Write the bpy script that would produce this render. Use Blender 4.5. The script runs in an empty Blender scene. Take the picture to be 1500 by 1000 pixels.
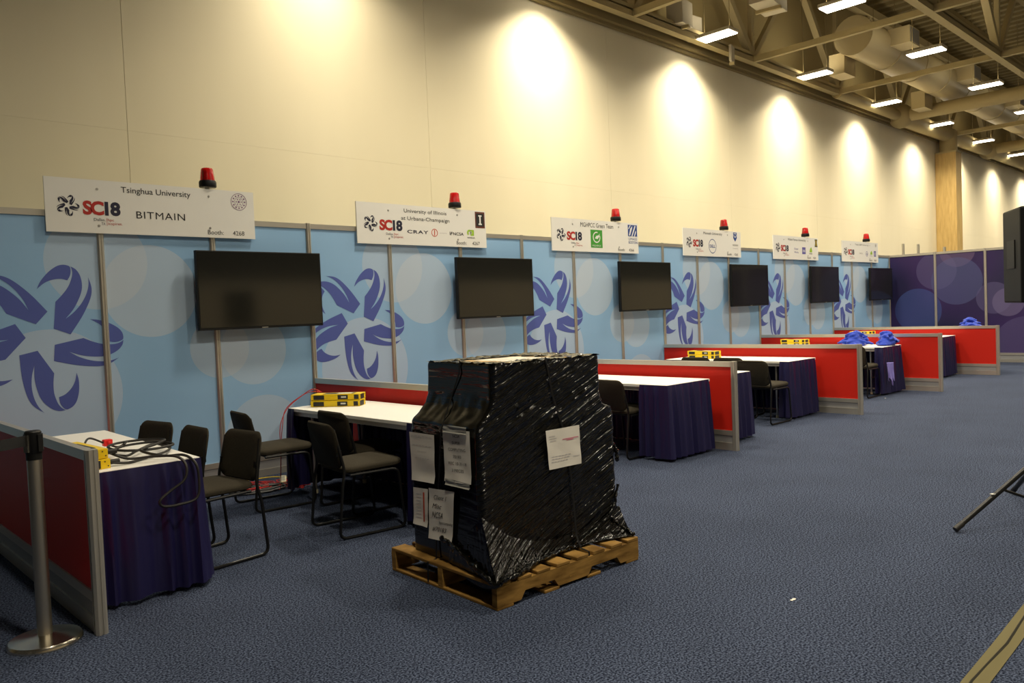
import bpy, bmesh, math, random
from mathutils import Vector, Matrix, noise as mnoise

random.seed(7)
SC = bpy.context.scene
COL = SC.collection

# ------------------------------------------------------------------ camera
CAM = (-1.1199, -7.1457, 1.4771)
YAW, PIT, ROL, FPX = math.radians(43.961), math.radians(-2.101), math.radians(-2.295), 1155.8
def cam_axes():
    F = Vector((math.sin(YAW)*math.cos(PIT), math.cos(YAW)*math.cos(PIT), math.sin(PIT)))
    R = Vector((math.cos(YAW), -math.sin(YAW), 0)); U = R.cross(F)
    return R*math.cos(ROL)+U*math.sin(ROL), U*math.cos(ROL)-R*math.sin(ROL), F
cd = bpy.data.cameras.new('camera'); cam = bpy.data.objects.new('camera', cd); COL.objects.link(cam)
_r, _u, _f = cam_axes()
cam.matrix_world = Matrix(((_r.x, _u.x, -_f.x, CAM[0]), (_r.y, _u.y, -_f.y, CAM[1]), (_r.z, _u.z, -_f.z, CAM[2]), (0, 0, 0, 1)))
cd.sensor_width = 36; cd.lens = FPX*36/1500; cd.clip_end = 200
SC.camera = cam

# ------------------------------------------------------------------ light and exposure
LAMP_COL = (1.0, 0.89, 0.69)
LAMP_POWER = 43.0          # each high-bay fixture of the ceiling rows
HALL_POWER = 58.0          # fixtures over the booths and the added off-camera fill rows
LAMP_SPREAD = math.radians(128)
w = bpy.data.worlds.new('hall_air'); SC.world = w; w.use_nodes = True
w.node_tree.nodes['Background'].inputs[0].default_value = (1.0, 0.9, 0.7, 1)
w.node_tree.nodes['Background'].inputs[1].default_value = 0.03
vs = SC.view_settings
vs.view_transform = 'Standard'; vs.look = 'None'; vs.gamma = 1; vs.exposure = 0.12; vs.use_curve_mapping = False

# ------------------------------------------------------------------ materials
MATS = {}
def mat(name, col=(.5, .5, .5), rough=.6, metal=0.0, emit=None, estr=0, trans=0, ior=1.45, spec=.5, alpha=1, coat=0):
    if name in MATS: return MATS[name]
    m = bpy.data.materials.new(name); m.use_nodes = True
    b = m.node_tree.nodes['Principled BSDF']
    b.inputs['Base Color'].default_value = (*col, 1); b.inputs['Roughness'].default_value = rough
    b.inputs['Metallic'].default_value = metal; b.inputs['IOR'].default_value = ior
    b.inputs['Specular IOR Level'].default_value = spec
    b.inputs['Transmission Weight'].default_value = trans; b.inputs['Alpha'].default_value = alpha
    b.inputs['Coat Weight'].default_value = coat
    if emit: b.inputs['Emission Color'].default_value = (*emit, 1); b.inputs['Emission Strength'].default_value = estr
    MATS[name] = m; return m
def nt(m): return m.node_tree.nodes, m.node_tree.links, m.node_tree.nodes['Principled BSDF']
def coords(m, kind='Object', scale=(1, 1, 1), rot=(0, 0, 0)):
    N, L, b = nt(m)
    tc = N.new('ShaderNodeTexCoord'); mp = N.new('ShaderNodeMapping')
    mp.inputs['Scale'].default_value = scale; mp.inputs['Rotation'].default_value = rot
    L.new(tc.outputs[kind], mp.inputs['Vector']); return mp.outputs['Vector']
def geopos(m, scale=(1, 1, 1), rot=(0, 0, 0)):
    N, L, b = nt(m)
    tc = N.new('ShaderNodeNewGeometry'); mp = N.new('ShaderNodeMapping')
    mp.inputs['Scale'].default_value = scale; mp.inputs['Rotation'].default_value = rot
    L.new(tc.outputs['Position'], mp.inputs['Vector']); return mp.outputs['Vector']
def noisy(m, vec, scale, c0, c1, detail=4, lo=.35, hi=.65, bump=0, dist=.01):
    N, L, b = nt(m)
    n = N.new('ShaderNodeTexNoise'); n.inputs['Scale'].default_value = scale; n.inputs['Detail'].default_value = detail
    L.new(vec, n.inputs['Vector'])
    r = N.new('ShaderNodeValToRGB'); r.color_ramp.elements[0].position = lo; r.color_ramp.elements[1].position = hi
    r.color_ramp.elements[0].color = (*c0, 1); r.color_ramp.elements[1].color = (*c1, 1)
    L.new(n.outputs['Fac'], r.inputs['Fac'])
    L.new(r.outputs['Color'], b.inputs['Base Color'])
    if bump:
        bp = N.new('ShaderNodeBump'); bp.inputs['Strength'].default_value = bump; bp.inputs['Distance'].default_value = dist
        L.new(n.outputs['Fac'], bp.inputs['Height']); L.new(bp.outputs['Normal'], b.inputs['Normal'])
    return n, r

mat('alu', (.56, .53, .46), .38, .75)
mat('alu_dark', (.30, .29, .27), .5, .5)
mat('kick', (.30, .30, .30), .5, .35)
mat('red_panel', (.56, .016, .007), .55, spec=.3)
m = mat('wall_paint', (.80, .72, .54), .75, spec=.25)
noisy(m, geopos(m, (.7, .7, .12)), 1.2, (.76, .68, .475), (.81, .73, .52), 3)
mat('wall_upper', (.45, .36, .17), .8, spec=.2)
m = mat('wood_clad', (.55, .36, .12), .5)
noisy(m, geopos(m, (6, 6, .8)), 3, (.50, .33, .11), (.62, .43, .16), 5)
mat('sign_board', (.78, .77, .72), .55)
mat('ink_navy', (.012, .012, .035), .6); mat('ink_red', (.42, .02, .012), .6); mat('ink_black', (.015, .014, .013), .7)
mat('ink_purple', (.20, .10, .20), .6); mat('ink_orange', (.55, .06, .02), .6); mat('ink_green', (.05, .30, .03), .6)
mat('ink_lime', (.30, .50, .03), .6); mat('ink_blue', (.02, .06, .25), .6); mat('ink_violet', (.12, .10, .35), .6)
mat('ink_grey', (.22, .21, .20), .6); mat('ink_white', (.75, .75, .72), .6); mat('ink_brown', (.13, .035, .02), .6)
mat('ink_gold', (.35, .25, .02), .6); mat('ink_pink', (.55, .07, .18), .6); mat('ink_pale', (.45, .43, .45), .6)
mat('star_print', (.075, .105, .37), .5)
mat('black_plastic', (.006, .006, .006), .5, spec=.3)
mat('screen', (.012, .012, .010), .10, spec=.9)
mat('table_white', (.82, .80, .74), .4)
mat('steel', (.45, .43, .40), .35, .9)
mat('chrome', (.62, .58, .50), .22, 1.0)
mat('brushed', (.50, .46, .38), .34, .95)
m = mat('skirt', (.013, .011, .058), .40, spec=.45)
m = mat('chair_fabric', (.040, .034, .022), .9, spec=.2)
noisy(m, coords(m, 'Object', (1, 1, 1)), 260, (.024, .020, .013), (.044, .037, .025), 2, bump=.2, dist=.002)
mat('chair_frame', (.010, .010, .010), .35, .3)
mat('paper', (.72, .69, .62), .8, spec=.2)
mat('tape', (.30, .30, .27), .35)
mat('pdu_yellow', (.80, .56, .01), .35); mat('pdu_black', (.02, .02, .02), .5); mat('pdu_label', (.6, .6, .55), .6)
mat('rubber', (.012, .011, .010), .5); mat('cable_red', (.55, .02, .015), .45); mat('plug_red', (.75, .02, .02), .4)
mat('cable_yellow', (.7, .5, .03), .45); mat('ivory', (.72, .66, .45), .5)
mat('steel_paint', (.48, .39, .20), .6, spec=.3)
mat('steel_dark', (.27, .21, .095), .75, spec=.2)
mat('duct', (.52, .425, .23), .42, spec=.4)
mat('box_white', (.60, .54, .40), .6)
mat('diffuser', (1, 1, 1), .5, emit=(1, .93, .78), estr=9)
mat('diffuser_off', (.6, .58, .5), .4)
mat('gaffer', (.12, .10, .035), .8); mat('gaffer_dark', (.02, .018, .01), .8)
mat('red_lens', (.75, .012, .012), .12, trans=.55, spec=.6, coat=.4)
mat('reflector', (.5, .03, .03), .2, .8)
mat('opposite', (.52, .44, .30), .6)
mat('belt', (.012, .012, .012), .8)
mat('lavender', (.20, .17, .50), .7)
mat('carton', (.55, .36, .15), .75); mat('carton_white', (.7, .66, .55), .7)

m = mat('carpet', (.03, .04, .08), .95, spec=.1)
N, L, b = nt(m)
v = geopos(m)
n1, r1 = noisy(m, v, 108, (.006, .009, .022), (.092, .116, .182), 5, .41, .63, bump=.35, dist=.008)
n2 = N.new('ShaderNodeTexNoise'); n2.inputs['Scale'].default_value = 1.6; n2.inputs['Detail'].default_value = 4; L.new(v, n2.inputs['Vector'])
mr = N.new('ShaderNodeMapRange'); mr.inputs['To Min'].default_value = .78; mr.inputs['To Max'].default_value = 1.15; L.new(n2.outputs['Fac'], mr.inputs['Value'])
mx = N.new('ShaderNodeMix'); mx.data_type = 'RGBA'; mx.blend_type = 'MULTIPLY'; mx.inputs['Factor'].default_value = 1
L.new(r1.outputs['Color'], mx.inputs['A']); L.new(mr.outputs['Result'], mx.inputs['B']); L.new(mx.outputs['Result'], b.inputs['Base Color'])

m = mat('pallet_wood', (.42, .24, .06), .75, spec=.2)
noisy(m, coords(m, 'Object', (3, 3, 14)), 2.2, (.12, .062, .013), (.34, .195, .052), 6, .3, .7, bump=.35, dist=.004)

m = mat('cloth_blue', (.012, .045, .42), .7, spec=.25)
nt(m)[2].inputs['Sheen Weight'].default_value = .3

def film_material():
    m = mat('stretch_film', (.003, .003, .0027), .10, spec=.6)
    N, L, b = nt(m)
    v = coords(m, 'Object', (1, 1, 1), (0, math.radians(24), 0))
    mp = N.new('ShaderNodeMapping'); mp.inputs['Scale'].default_value = (2.2, 2.2, 42); L.new(v, mp.inputs['Vector'])
    n = N.new('ShaderNodeTexNoise'); n.inputs['Scale'].default_value = 1.0; n.inputs['Detail'].default_value = 3; n.inputs['Roughness'].default_value = .5
    L.new(mp.outputs['Vector'], n.inputs['Vector'])
    n2 = N.new('ShaderNodeTexNoise'); n2.inputs['Scale'].default_value = 30; n2.inputs['Detail'].default_value = 3; L.new(v, n2.inputs['Vector'])
    ad = N.new('ShaderNodeMath'); ad.operation = 'MULTIPLY_ADD'; ad.inputs[1].default_value = .12
    L.new(n2.outputs['Fac'], ad.inputs[0]); L.new(n.outputs['Fac'], ad.inputs[2])
    tc = N.new('ShaderNodeTexCoord'); sx = N.new('ShaderNodeSeparateXYZ'); L.new(tc.outputs['Normal'], sx.inputs[0])
    ab = N.new('ShaderNodeMath'); ab.operation = 'ABSOLUTE'; L.new(sx.outputs[1], ab.inputs[0])
    ms = N.new('ShaderNodeMapRange'); ms.inputs['From Min'].default_value = .3; ms.inputs['From Max'].default_value = .8
    ms.inputs['To Min'].default_value = .10; ms.inputs['To Max'].default_value = 1.0; L.new(ab.outputs[0], ms.inputs['Value'])
    bp = N.new('ShaderNodeBump'); L.new(ms.outputs['Result'], bp.inputs['Strength']); bp.inputs['Distance'].default_value = .036
    L.new(ad.outputs[0], bp.inputs['Height']); L.new(bp.outputs['Normal'], b.inputs['Normal'])
    return m
film_material()

def circle_print(name, base_lo, base_hi, circles, period, axis, rough=.5):
    """printed panel graphic: soft two-tone ground with flat discs; axis = coordinate along the wall"""
    m = mat(name, base_lo, rough); N, L, b = nt(m)
    g = N.new('ShaderNodeNewGeometry'); s = N.new('ShaderNodeSeparateXYZ'); L.new(g.outputs['Position'], s.inputs[0])
    if period:
        md = N.new('ShaderNodeMath'); md.operation = 'FLOORED_MODULO'; md.inputs[1].default_value = period
        L.new(s.outputs[axis], md.inputs[0]); along = md.outputs[0]
    else: along = s.outputs[axis]
    cb = N.new('ShaderNodeCombineXYZ'); L.new(along, cb.inputs[0]); L.new(s.outputs[2], cb.inputs[2])
    n = N.new('ShaderNodeTexNoise'); n.inputs['Scale'].default_value = .9; n.inputs['Detail'].default_value = 0; L.new(cb.outputs[0], n.inputs['Vector'])
    r = N.new('ShaderNodeValToRGB'); r.color_ramp.elements[0].position = .35; r.color_ramp.elements[1].position = .65
    r.color_ramp.elements[0].color = (*base_lo, 1); r.color_ramp.elements[1].color = (*base_hi, 1); L.new(n.outputs['Fac'], r.inputs['Fac'])
    cur = r.outputs['Color']
    for (cx, cz, rad, amt, col) in circles:
        d = N.new('ShaderNodeVectorMath'); d.operation = 'DISTANCE'; d.inputs[1].default_value = (cx, 0, cz); L.new(cb.outputs[0], d.inputs[0])
        lt = N.new('ShaderNodeMath'); lt.operation = 'LESS_THAN'; lt.inputs[1].default_value = rad; L.new(d.outputs['Value'], lt.inputs[0])
        ml = N.new('ShaderNodeMath'); ml.operation = 'MULTIPLY'; ml.inputs[1].default_value = amt; L.new(lt.outputs[0], ml.inputs[0])
        mx = N.new('ShaderNodeMix'); mx.data_type = 'RGBA'; L.new(ml.outputs[0], mx.inputs['Factor'])
        L.new(cur, mx.inputs['A']); mx.inputs['B'].default_value = (*col, 1); cur = mx.outputs['Result']
    L.new(cur, b.inputs['Base Color'])
    return m
PALE = (.53, .58, .64)
circle_print('blue_print', (.25, .445, .69), (.28, .48, .73),
    [(1.42, 1.79, .40, .50, PALE), (1.00, 2.04, .40, .45, PALE), (2.01, 1.26, .28, .45, PALE),
     (2.34, 1.22, .33, .42, PALE), (2.42, .38, .40, .42, PALE), (.60, .95, .54, .62, (.47, .56, .70))], 3.0, 0)
VIO = (.10, .085, .21)
circle_print('purple_print', (.010, .008, .050), (.028, .010, .085),
    [(-1.02, 2.03, .42, .42, VIO), (-1.45, 2.45, .36, .42, (.15, .095, .19)), (-1.43, 1.78, .52, .42, (.08, .10, .25)),
     (-.62, 1.15, .50, .50, (.045, .08, .27)), (-2.15, 1.38, .34, .45, VIO), (-2.42, 1.28, .30, .45, (.17, .14, .28)),
     (-2.75, .35, .62, .4, VIO), (-3.6, 1.7, .5, .4, VIO)], 0, 1)

# ------------------------------------------------------------------ mesh helpers
class MB:
    def __init__(s): s.v = []; s.f = []
    def add(s, vs, fs):
        o = len(s.v); s.v += [tuple(p) for p in vs]; s.f += [tuple(i+o for i in f) for f in fs]; return s
    def box(s, x0, y0, z0, x1, y1, z1, rot=None, about=None):
        vs = [(x, y, z) for z in (z0, z1) for y in (y0, y1) for x in (x0, x1)]
        if rot is not None:
            c = Vector(about) if about else Vector(((x0+x1)/2, (y0+y1)/2, (z0+z1)/2))
            vs = [tuple(rot @ (Vector(p)-c)+c) for p in vs]
        return s.add(vs, [(0, 2, 3, 1), (4, 5, 7, 6), (0, 1, 5, 4), (2, 6, 7, 3), (0, 4, 6, 2), (1, 3, 7, 5)])
    def prism(s, poly, z0, z1, plane='xy', off=0):
        """extrude 2-D polygon; plane xy -> along z, xz -> along y (z0,z1 are the y range), yz -> along x"""
        n = len(poly)
        def P(a, b, c): return {'xy': (a, b, c), 'xz': (a, c, b), 'yz': (c, a, b)}[plane]
        vs = [P(a, b, z0) for a, b in poly]+[P(a, b, z1) for a, b in poly]
        return s.add(vs, [tuple(range(n))[::-1], tuple(range(n, 2*n))]+[(i, (i+1) % n, n+(i+1) % n, n+i) for i in range(n)])
    def lathe(s, prof, seg=24, c=(0, 0, 0)):
        o = len(s.v); n = len(prof)
        for r, z in prof:
            for k in range(seg):
                a = 2*math.pi*k/seg; s.v.append((c[0]+r*math.cos(a), c[1]+r*math.sin(a), c[2]+z))
        for i in range(n-1):
            for k in range(seg):
                a = o+i*seg+k; b_ = o+i*seg+(k+1) % seg; s.f.append((a, b_, b_+seg, a+seg))
        s.f.append(tuple(o+k for k in range(seg))[::-1]); s.f.append(tuple(o+(n-1)*seg+k for k in range(seg)))
        return s
    def tube(s, pts, r, seg=8, closed=False):
        pts = [Vector(p) for p in pts]; n = len(pts); o = len(s.v)
        t0 = (pts[1]-pts[0]).normalized()
        up = Vector((0, 0, 1)) if abs(t0.z) < .9 else Vector((1, 0, 0))
        nrm = (up-t0*up.dot(t0)).normalized()
        for i, p in enumerate(pts):
            a = pts[max(i-1, 0)]; c = pts[min(i+1, n-1)]; t = (c-a)
            t = t.normalized() if t.length > 1e-9 else t0
            nrm = (nrm-t*nrm.dot(t)); nrm = nrm.normalized() if nrm.length > 1e-6 else Vector((1, 0, 0))
            bn = t.cross(nrm); rr = r[i] if isinstance(r, (list, tuple)) else r
            for k in range(seg):
                g = 2*math.pi*k/seg; s.v.append(tuple(p+(nrm*math.cos(g)+bn*math.sin(g))*rr))
        for i in range(n-1):
            for k in range(seg):
                a = o+i*seg+k; b_ = o+i*seg+(k+1) % seg; s.f.append((a, b_, b_+seg, a+seg))
        s.f.append(tuple(o+k for k in range(seg))[::-1]); s.f.append(tuple(o+(n-1)*seg+k for k in range(seg)))
        return s
    def beam(s, a, b, wd, ht):
        a = Vector(a); b = Vector(b); t = (b-a).normalized()
        up = Vector((0, 0, 1)) if abs(t.z) < .95 else Vector((0, 1, 0))
        sd = t.cross(up).normalized(); u = sd.cross(t)
        vs = [tuple(p+sd*(i*wd/2)+u*(j*ht/2)) for p in (a, b) for j in (-1, 1) for i in (-1, 1)]
        return s.add(vs, [(0, 2, 3, 1), (4, 5, 7, 6), (0, 1, 5, 4), (2, 6, 7, 3), (0, 4, 6, 2), (1, 3, 7, 5)])
    def grid(s, fn, nu, nv):
        o = len(s.v)
        for j in range(nv+1):
            for i in range(nu+1): s.v.append(tuple(fn(i/nu, j/nv)))
        for j in range(nv):
            for i in range(nu):
                a = o+j*(nu+1)+i; s.f.append((a, a+1, a+nu+2, a+nu+1))
        return s
    def build(s, name, m, parent=None, smooth=False, bevel=0, seg=2, solid=0, loc=None, clean=False):
        me = bpy.data.meshes.new(name); me.from_pydata(s.v, [], s.f); me.update()
        bm = bmesh.new(); bm.from_mesh(me); bmesh.ops.recalc_face_normals(bm, faces=bm.faces)
        if smooth: bmesh.ops.remove_doubles(bm, verts=bm.verts, dist=1e-6)
        if bevel: bmesh.ops.bevel(bm, geom=bm.edges, offset=bevel, segments=seg, affect='EDGES', profile=.6)
        bm.to_mesh(me); bm.free()
        if smooth:
            me.polygons.foreach_set('use_smooth', [True]*len(me.polygons))
            try: me.set_sharp_from_angle(angle=math.radians(40))
            except Exception: pass
        me.materials.append(MATS[m] if isinstance(m, str) else m)
        o = bpy.data.objects.new(name, me); COL.objects.link(o)
        if parent: o.parent = parent
        if loc: o.location = loc
        if solid:
            md = o.modifiers.new('thickness', 'SOLIDIFY'); md.thickness = solid
        return o

def tag(o, label=None, cat=None, group=None, kind=None):
    if label: o['label'] = label
    if cat: o['category'] = cat
    if group: o['group'] = group
    if kind: o['kind'] = kind
    return o
def thing(name, label, cat, loc=(0, 0, 0), rz=0, group=None, kind=None):
    o = bpy.data.objects.new(name, None); COL.objects.link(o); o.empty_display_size = .1
    o.location = loc; o.rotation_euler = (0, 0, rz)
    return tag(o, label, cat, group, kind)
def inst(src, parent, loc=None, name=None):
    o = bpy.data.objects.new(name or src.name.split('.')[0], src.data); COL.objects.link(o)
    o.parent = parent
    if loc: o.location = loc
    for md in src.modifiers:
        if md.type == 'SOLIDIFY': q = o.modifiers.new('thickness', 'SOLIDIFY'); q.thickness = md.thickness
    return o
def dup(root, loc, rz=0, label=None):
    r = root.copy(); COL.objects.link(r); r.location = loc; r.rotation_euler = (0, 0, rz)
    if label: r['label'] = label
    for ch in root.children:
        c = ch.copy(); COL.objects.link(c); c.parent = r
        for g in ch.children:
            d = g.copy(); COL.objects.link(d); d.parent = c
    return r
def spline(pts, n=8):
    """Catmull-Rom through the points"""
    P = [Vector(p) for p in pts]; P = [P[0]*2-P[1]]+P+[P[-1]*2-P[-2]]; out = []
    for i in range(1, len(P)-2):
        a, b_, c, d = P[i-1:i+3]
        for k in range(n):
            t = k/n
            out.append(.5*((2*b_)+(c-a)*t+(2*a-5*b_+4*c-d)*t*t+(3*b_-a-3*c+d)*t**3))
    out.append(P[-2]); return out

def text_mesh(txt, size=1.0, bold=0.0, shear=0.0, align='LEFT', spacing=1.0):
    cu = bpy.data.curves.new('lettering', 'FONT'); cu.body = txt; cu.size = size; cu.offset = bold
    cu.shear = shear; cu.align_x = align; cu.space_character = spacing; cu.resolution_u = 3; cu.fill_mode = 'FRONT'
    o = bpy.data.objects.new('lettering', cu); COL.objects.link(o)
    dg = bpy.context.evaluated_depsgraph_get(); me = bpy.data.meshes.new_from_object(o.evaluated_get(dg))
    bpy.data.objects.remove(o); bpy.data.curves.remove(cu); return me
def lettering(txt, a0, a1, z0, z1, fn, m, parent, bold=0.0, shear=0.0, name='lettering', spacing=1.0):
    """fit the text in the rectangle (a along, z up) and map it to 3-D with fn(a, z)"""
    me = text_mesh(txt, 1.0, bold, shear, spacing=spacing)
    xs = [v.co.x for v in me.vertices]; ys = [v.co.y for v in me.vertices]
    if not xs: return None
    x0, x1, y0, y1 = min(xs), max(xs), min(ys), max(ys)
    for v in me.vertices:
        a = a0+(v.co.x-x0)/(x1-x0)*(a1-a0); z = z0+(v.co.y-y0)/(y1-y0)*(z1-z0); v.co = Vector(fn(a, z))
    me.materials.clear(); me.materials.append(MATS[m]); me.name = name
    o = bpy.data.objects.new(name, me); COL.objects.link(o); o.parent = parent; return o
def flat(polys, fn, m, name, parent):
    b_ = MB()
    for p in polys: b_.add([fn(*q) for q in p], [tuple(range(len(p)))])
    me = bpy.data.meshes.new(name); me.from_pydata(b_.v, [], b_.f)
    bm = bmesh.new(); bm.from_mesh(me); bmesh.ops.triangulate(bm, faces=bm.faces); bm.to_mesh(me); bm.free()
    me.materials.append(MATS[m]); o = bpy.data.objects.new(name, me); COL.objects.link(o); o.parent = parent; return o
def disc_poly(cx, cz, rx, rz=None, n=36, a0=0, a1=2*math.pi):
    rz = rz or rx
    return [(cx+rx*math.cos(a0+(a1-a0)*k/n), cz+rz*math.sin(a0+(a1-a0)*k/n)) for k in range(n)]
def ring_polys(cx, cz, r0, r1, n=36, asp=1.0, a0=0, a1=2*math.pi):
    out = []
    for k in range(n):
        g, h = a0+(a1-a0)*k/n, a0+(a1-a0)*(k+1)/n
        out.append([(cx+r0*asp*math.cos(g), cz+r0*math.sin(g)), (cx+r1*asp*math.cos(g), cz+r1*math.sin(g)),
                    (cx+r1*asp*math.cos(h), cz+r1*math.sin(h)), (cx+r0*asp*math.cos(h), cz+r0*math.sin(h))])
    return out
def rect(x0, z0, x1, z1): return [(x0, z0), (x1, z0), (x1, z1), (x0, z1)]

# ================================================================== THE HALL
WY = 1.0                     # hall wall plane
WTOP = 6.04
o = MB().add([(-12, -16, 0), (52, -16, 0), (52, 1.3, 0), (-12, 1.3, 0)], [(0, 1, 2, 3)]).build('floor', 'carpet'); tag(o, kind='structure')
wb = MB().box(-12, WY+.03, 0, 52, WY+.25, WTOP).build('wall_back', 'wall_paint'); tag(wb, kind='structure')
SEAM = 3.74
wp = {}
for row, (z0, z1) in enumerate(((0, 3.40), (3.40, WTOP))):
    src = None
    for k in range(-3, 14):
        x0 = 1.64+SEAM*k
        if src is None: src = MB().box(.002, WY, z0+.0006, SEAM-.002, WY+.03, z1-.0006).build('wall_panel', 'wall_paint', wb, loc=(x0, 0, 0))
        else: inst(src, wb, (x0, 0, 0))
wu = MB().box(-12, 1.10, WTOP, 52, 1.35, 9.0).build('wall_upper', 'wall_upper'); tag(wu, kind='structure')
tr = MB().box(-12, .93, WTOP, 52, 1.10, WTOP+.05).box(-12, .86, WTOP+.05, 52, .93, WTOP+.16).build('trim_1', 'steel_dark'); tag(tr, kind='structure')
# roof deck: ribbed sheet
bm_ = MB(); x = -12.0; prof = []
while x < 52: prof += [(x, 8.85), (x+.16, 8.85), (x+.20, 8.95), (x+.36, 8.95)]; x += .40
vs_ = [(a, y, z) for y in (-16, 1.3) for a, z in prof]; n_ = len(prof)
bm_.add(vs_, [(i, i+1, n_+i+1, n_+i) for i in range(n_-1)])
o = bm_.build('ceiling', 'steel_dark'); tag(o, kind='structure')
for i, y in enumerate((-7.6, -5.2, -3.6, -1.9, -.35)):
    j = MB().box(-12, y-.06, 8.60, 52, y+.06, 8.84).build('ceiling_joist', 'steel_dark', o)

# wall truss, cross struts and second truss (nodes every 3.85 m)
NX = [13.27+3.85*k for k in range(-6, 9)]
ZC = 6.22
def truss(name, y, label, ztop, cs):
    t = thing(name, label, 'truss', (0, y, ZC))
    MB().beam((-11, 0, 0), (NX[8], 0, 0), .14, .12).beam((-11, -.05, .08), (NX[8], -.05, .08), .04, .08).build('bottom_chord', 'steel_paint', t)
    MB().beam((-11, 0, ztop-ZC), (51, 0, ztop-ZC), .2, .2).build('top_chord', 'steel_paint', t)
    for k, x in enumerate(NX):
        MB().beam((x, 0, 0), (x, 0, ztop-ZC), .09, .09).build('vertical', 'steel_paint', t)
        if k: MB().beam((NX[k-1], 0, .03), ((NX[k-1]+x)/2, 0, ztop-ZC), .10, .10).build('diagonal', 'steel_paint', t)
        if k: MB().beam((x, 0, .03), ((NX[k-1]+x)/2, 0, ztop-ZC), .13, .13).build('diagonal', 'steel_paint', t)
    return t
t1 = truss('roof_truss', .70, 'beige steel roof truss running along the top of the tall wall', 8.45, 0)
MB().tube([(NX[7], 0, 0), (NX[8], 0, 0)], .13, 14).build('chord_pipe', 'steel_paint', t1, smooth=True)
MB().tube([(NX[8], 0, 0), (51, 0, 0)], .21, 16).build('chord_pipe', 'steel_paint', t1, smooth=True)
for k in (8, 10, 12):
    MB().lathe([(.02, -.31)]+[(.31*math.cos(a), .31*math.sin(a)) for a in [math.radians(q) for q in range(-75, 76, 15)]]+[(.02, .31)], 20, (NX[k], -.03, 0)).build('ball_joint', 'steel_paint', t1, smooth=True)
truss('roof_truss', -2.55, 'beige steel roof truss standing apart from the wall beyond the duct', 8.45, 0)
for k, x in enumerate(NX):
    big = k in (8, 10, 12)
    s = MB()
    if big: s.tube([(x, .62, ZC), (x, -9, ZC)], .17, 14)
    else: s.beam((x, .66, ZC), (x, -9, ZC), .09, .11)
    lab = 'thick round cross pipe joining the wall truss at a ball joint' if big else 'thin straight cross strut tying the wall truss to the next truss'
    tag(s.build('cross_strut', 'steel_paint', smooth=big), lab, 'strut', 'thick round cross pipes' if big else 'thin cross struts')
# column capital and timber-clad pilaster
o = thing('wall_pilaster', 'tan timber clad pilaster standing against the tall wall past the purple wall', 'pilaster', (24.75, .70, 0))
MB().box(-.25, -.27, 0, .25, .29, 5.66).build('cladding', 'wood_clad', o)
MB().box(-.27, -.29, 5.66, .27, .29, 5.70).build('cap', 'steel_paint', o)
MB().lathe([(.24, 0), (.24, .62)], 20, (0, 0, 5.70)).build('column_shaft', 'steel_paint', o, smooth=True)
# duct
DX0, DX1, DY, DZ, DR = 15.3, 50, -.46, 6.80, .385
o = thing('air_duct', 'large round beige air duct with a capped end under the roof', 'duct', (DX0, DY, DZ))
MB().tube([(0, 0, 0), (DX1-DX0, 0, 0)], DR, 28).build('duct_pipe', 'duct', o, smooth=True)
MB().tube([(-.05, 0, 0), (0, 0, 0)], DR*1.02, 28).build('end_cap', 'duct', o, smooth=True)
src = None
for k in range(1, 14):
    if src is None: src = MB().tube([(-.03, 0, 0), (.03, 0, 0)], DR*1.035, 28).build('seam_ring', 'duct', o, smooth=True, loc=(1.55, 0, 0))
    else: inst(src, o, (1.55*k, 0, 0))
for k, (x, s) in enumerate(((.5, 1), (1.2, -1), (5.2, 1), (5.4, -1), (9.5, -1), (13.5, -1))):
    b2 = MB().box(x-.28, -.75 if s < 0 else .3, -.12 if s < 0 else -.62, x+.28, -.3 if s < 0 else .62, .22 if s < 0 else -.2).build('side_boot', 'duct', o)
    if s < 0: MB().box(x-.24, -.758, -.09, x+.24, -.75, .19).build('grille', 'alu_dark', b2)
# equipment on the truss ledge
def gear(x, y, z, sx, sy, sz, rx, lab):
    t = thing('ledge_box', lab, 'equipment', (x, y, z), rx)
    MB().box(-sx/2, -sy/2, 0, sx/2, sy/2, sz).build('body', 'box_white', t, bevel=.01)
    MB().box(sx/2-.005, -sy*.38, sz*.12, sx/2+.012, sy*.38, sz*.88).build('face', 'alu_dark', t)
    MB().box(-.03, -sy/2-.02, -.05, .03, sy/2+.02, .0).build('bracket', 'steel_paint', t)
gear(10.75, .66, 6.30, .42, .3, .42, .15, 'pale square speaker box standing on the wall truss chord')
gear(11.42, .86, 6.30, .30, .25, .36, -.1, 'dark faced open box beside the pale speaker box on the truss')
gear(12.35, .60, 5.98, .26, .05, .30, .3, 'small tilted pale plate hanging under the wall truss chord')
gear(11.2, -.75, 6.30, .75, .38, .34, .15, 'pale air outlet box hung high between the two trusses')

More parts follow.
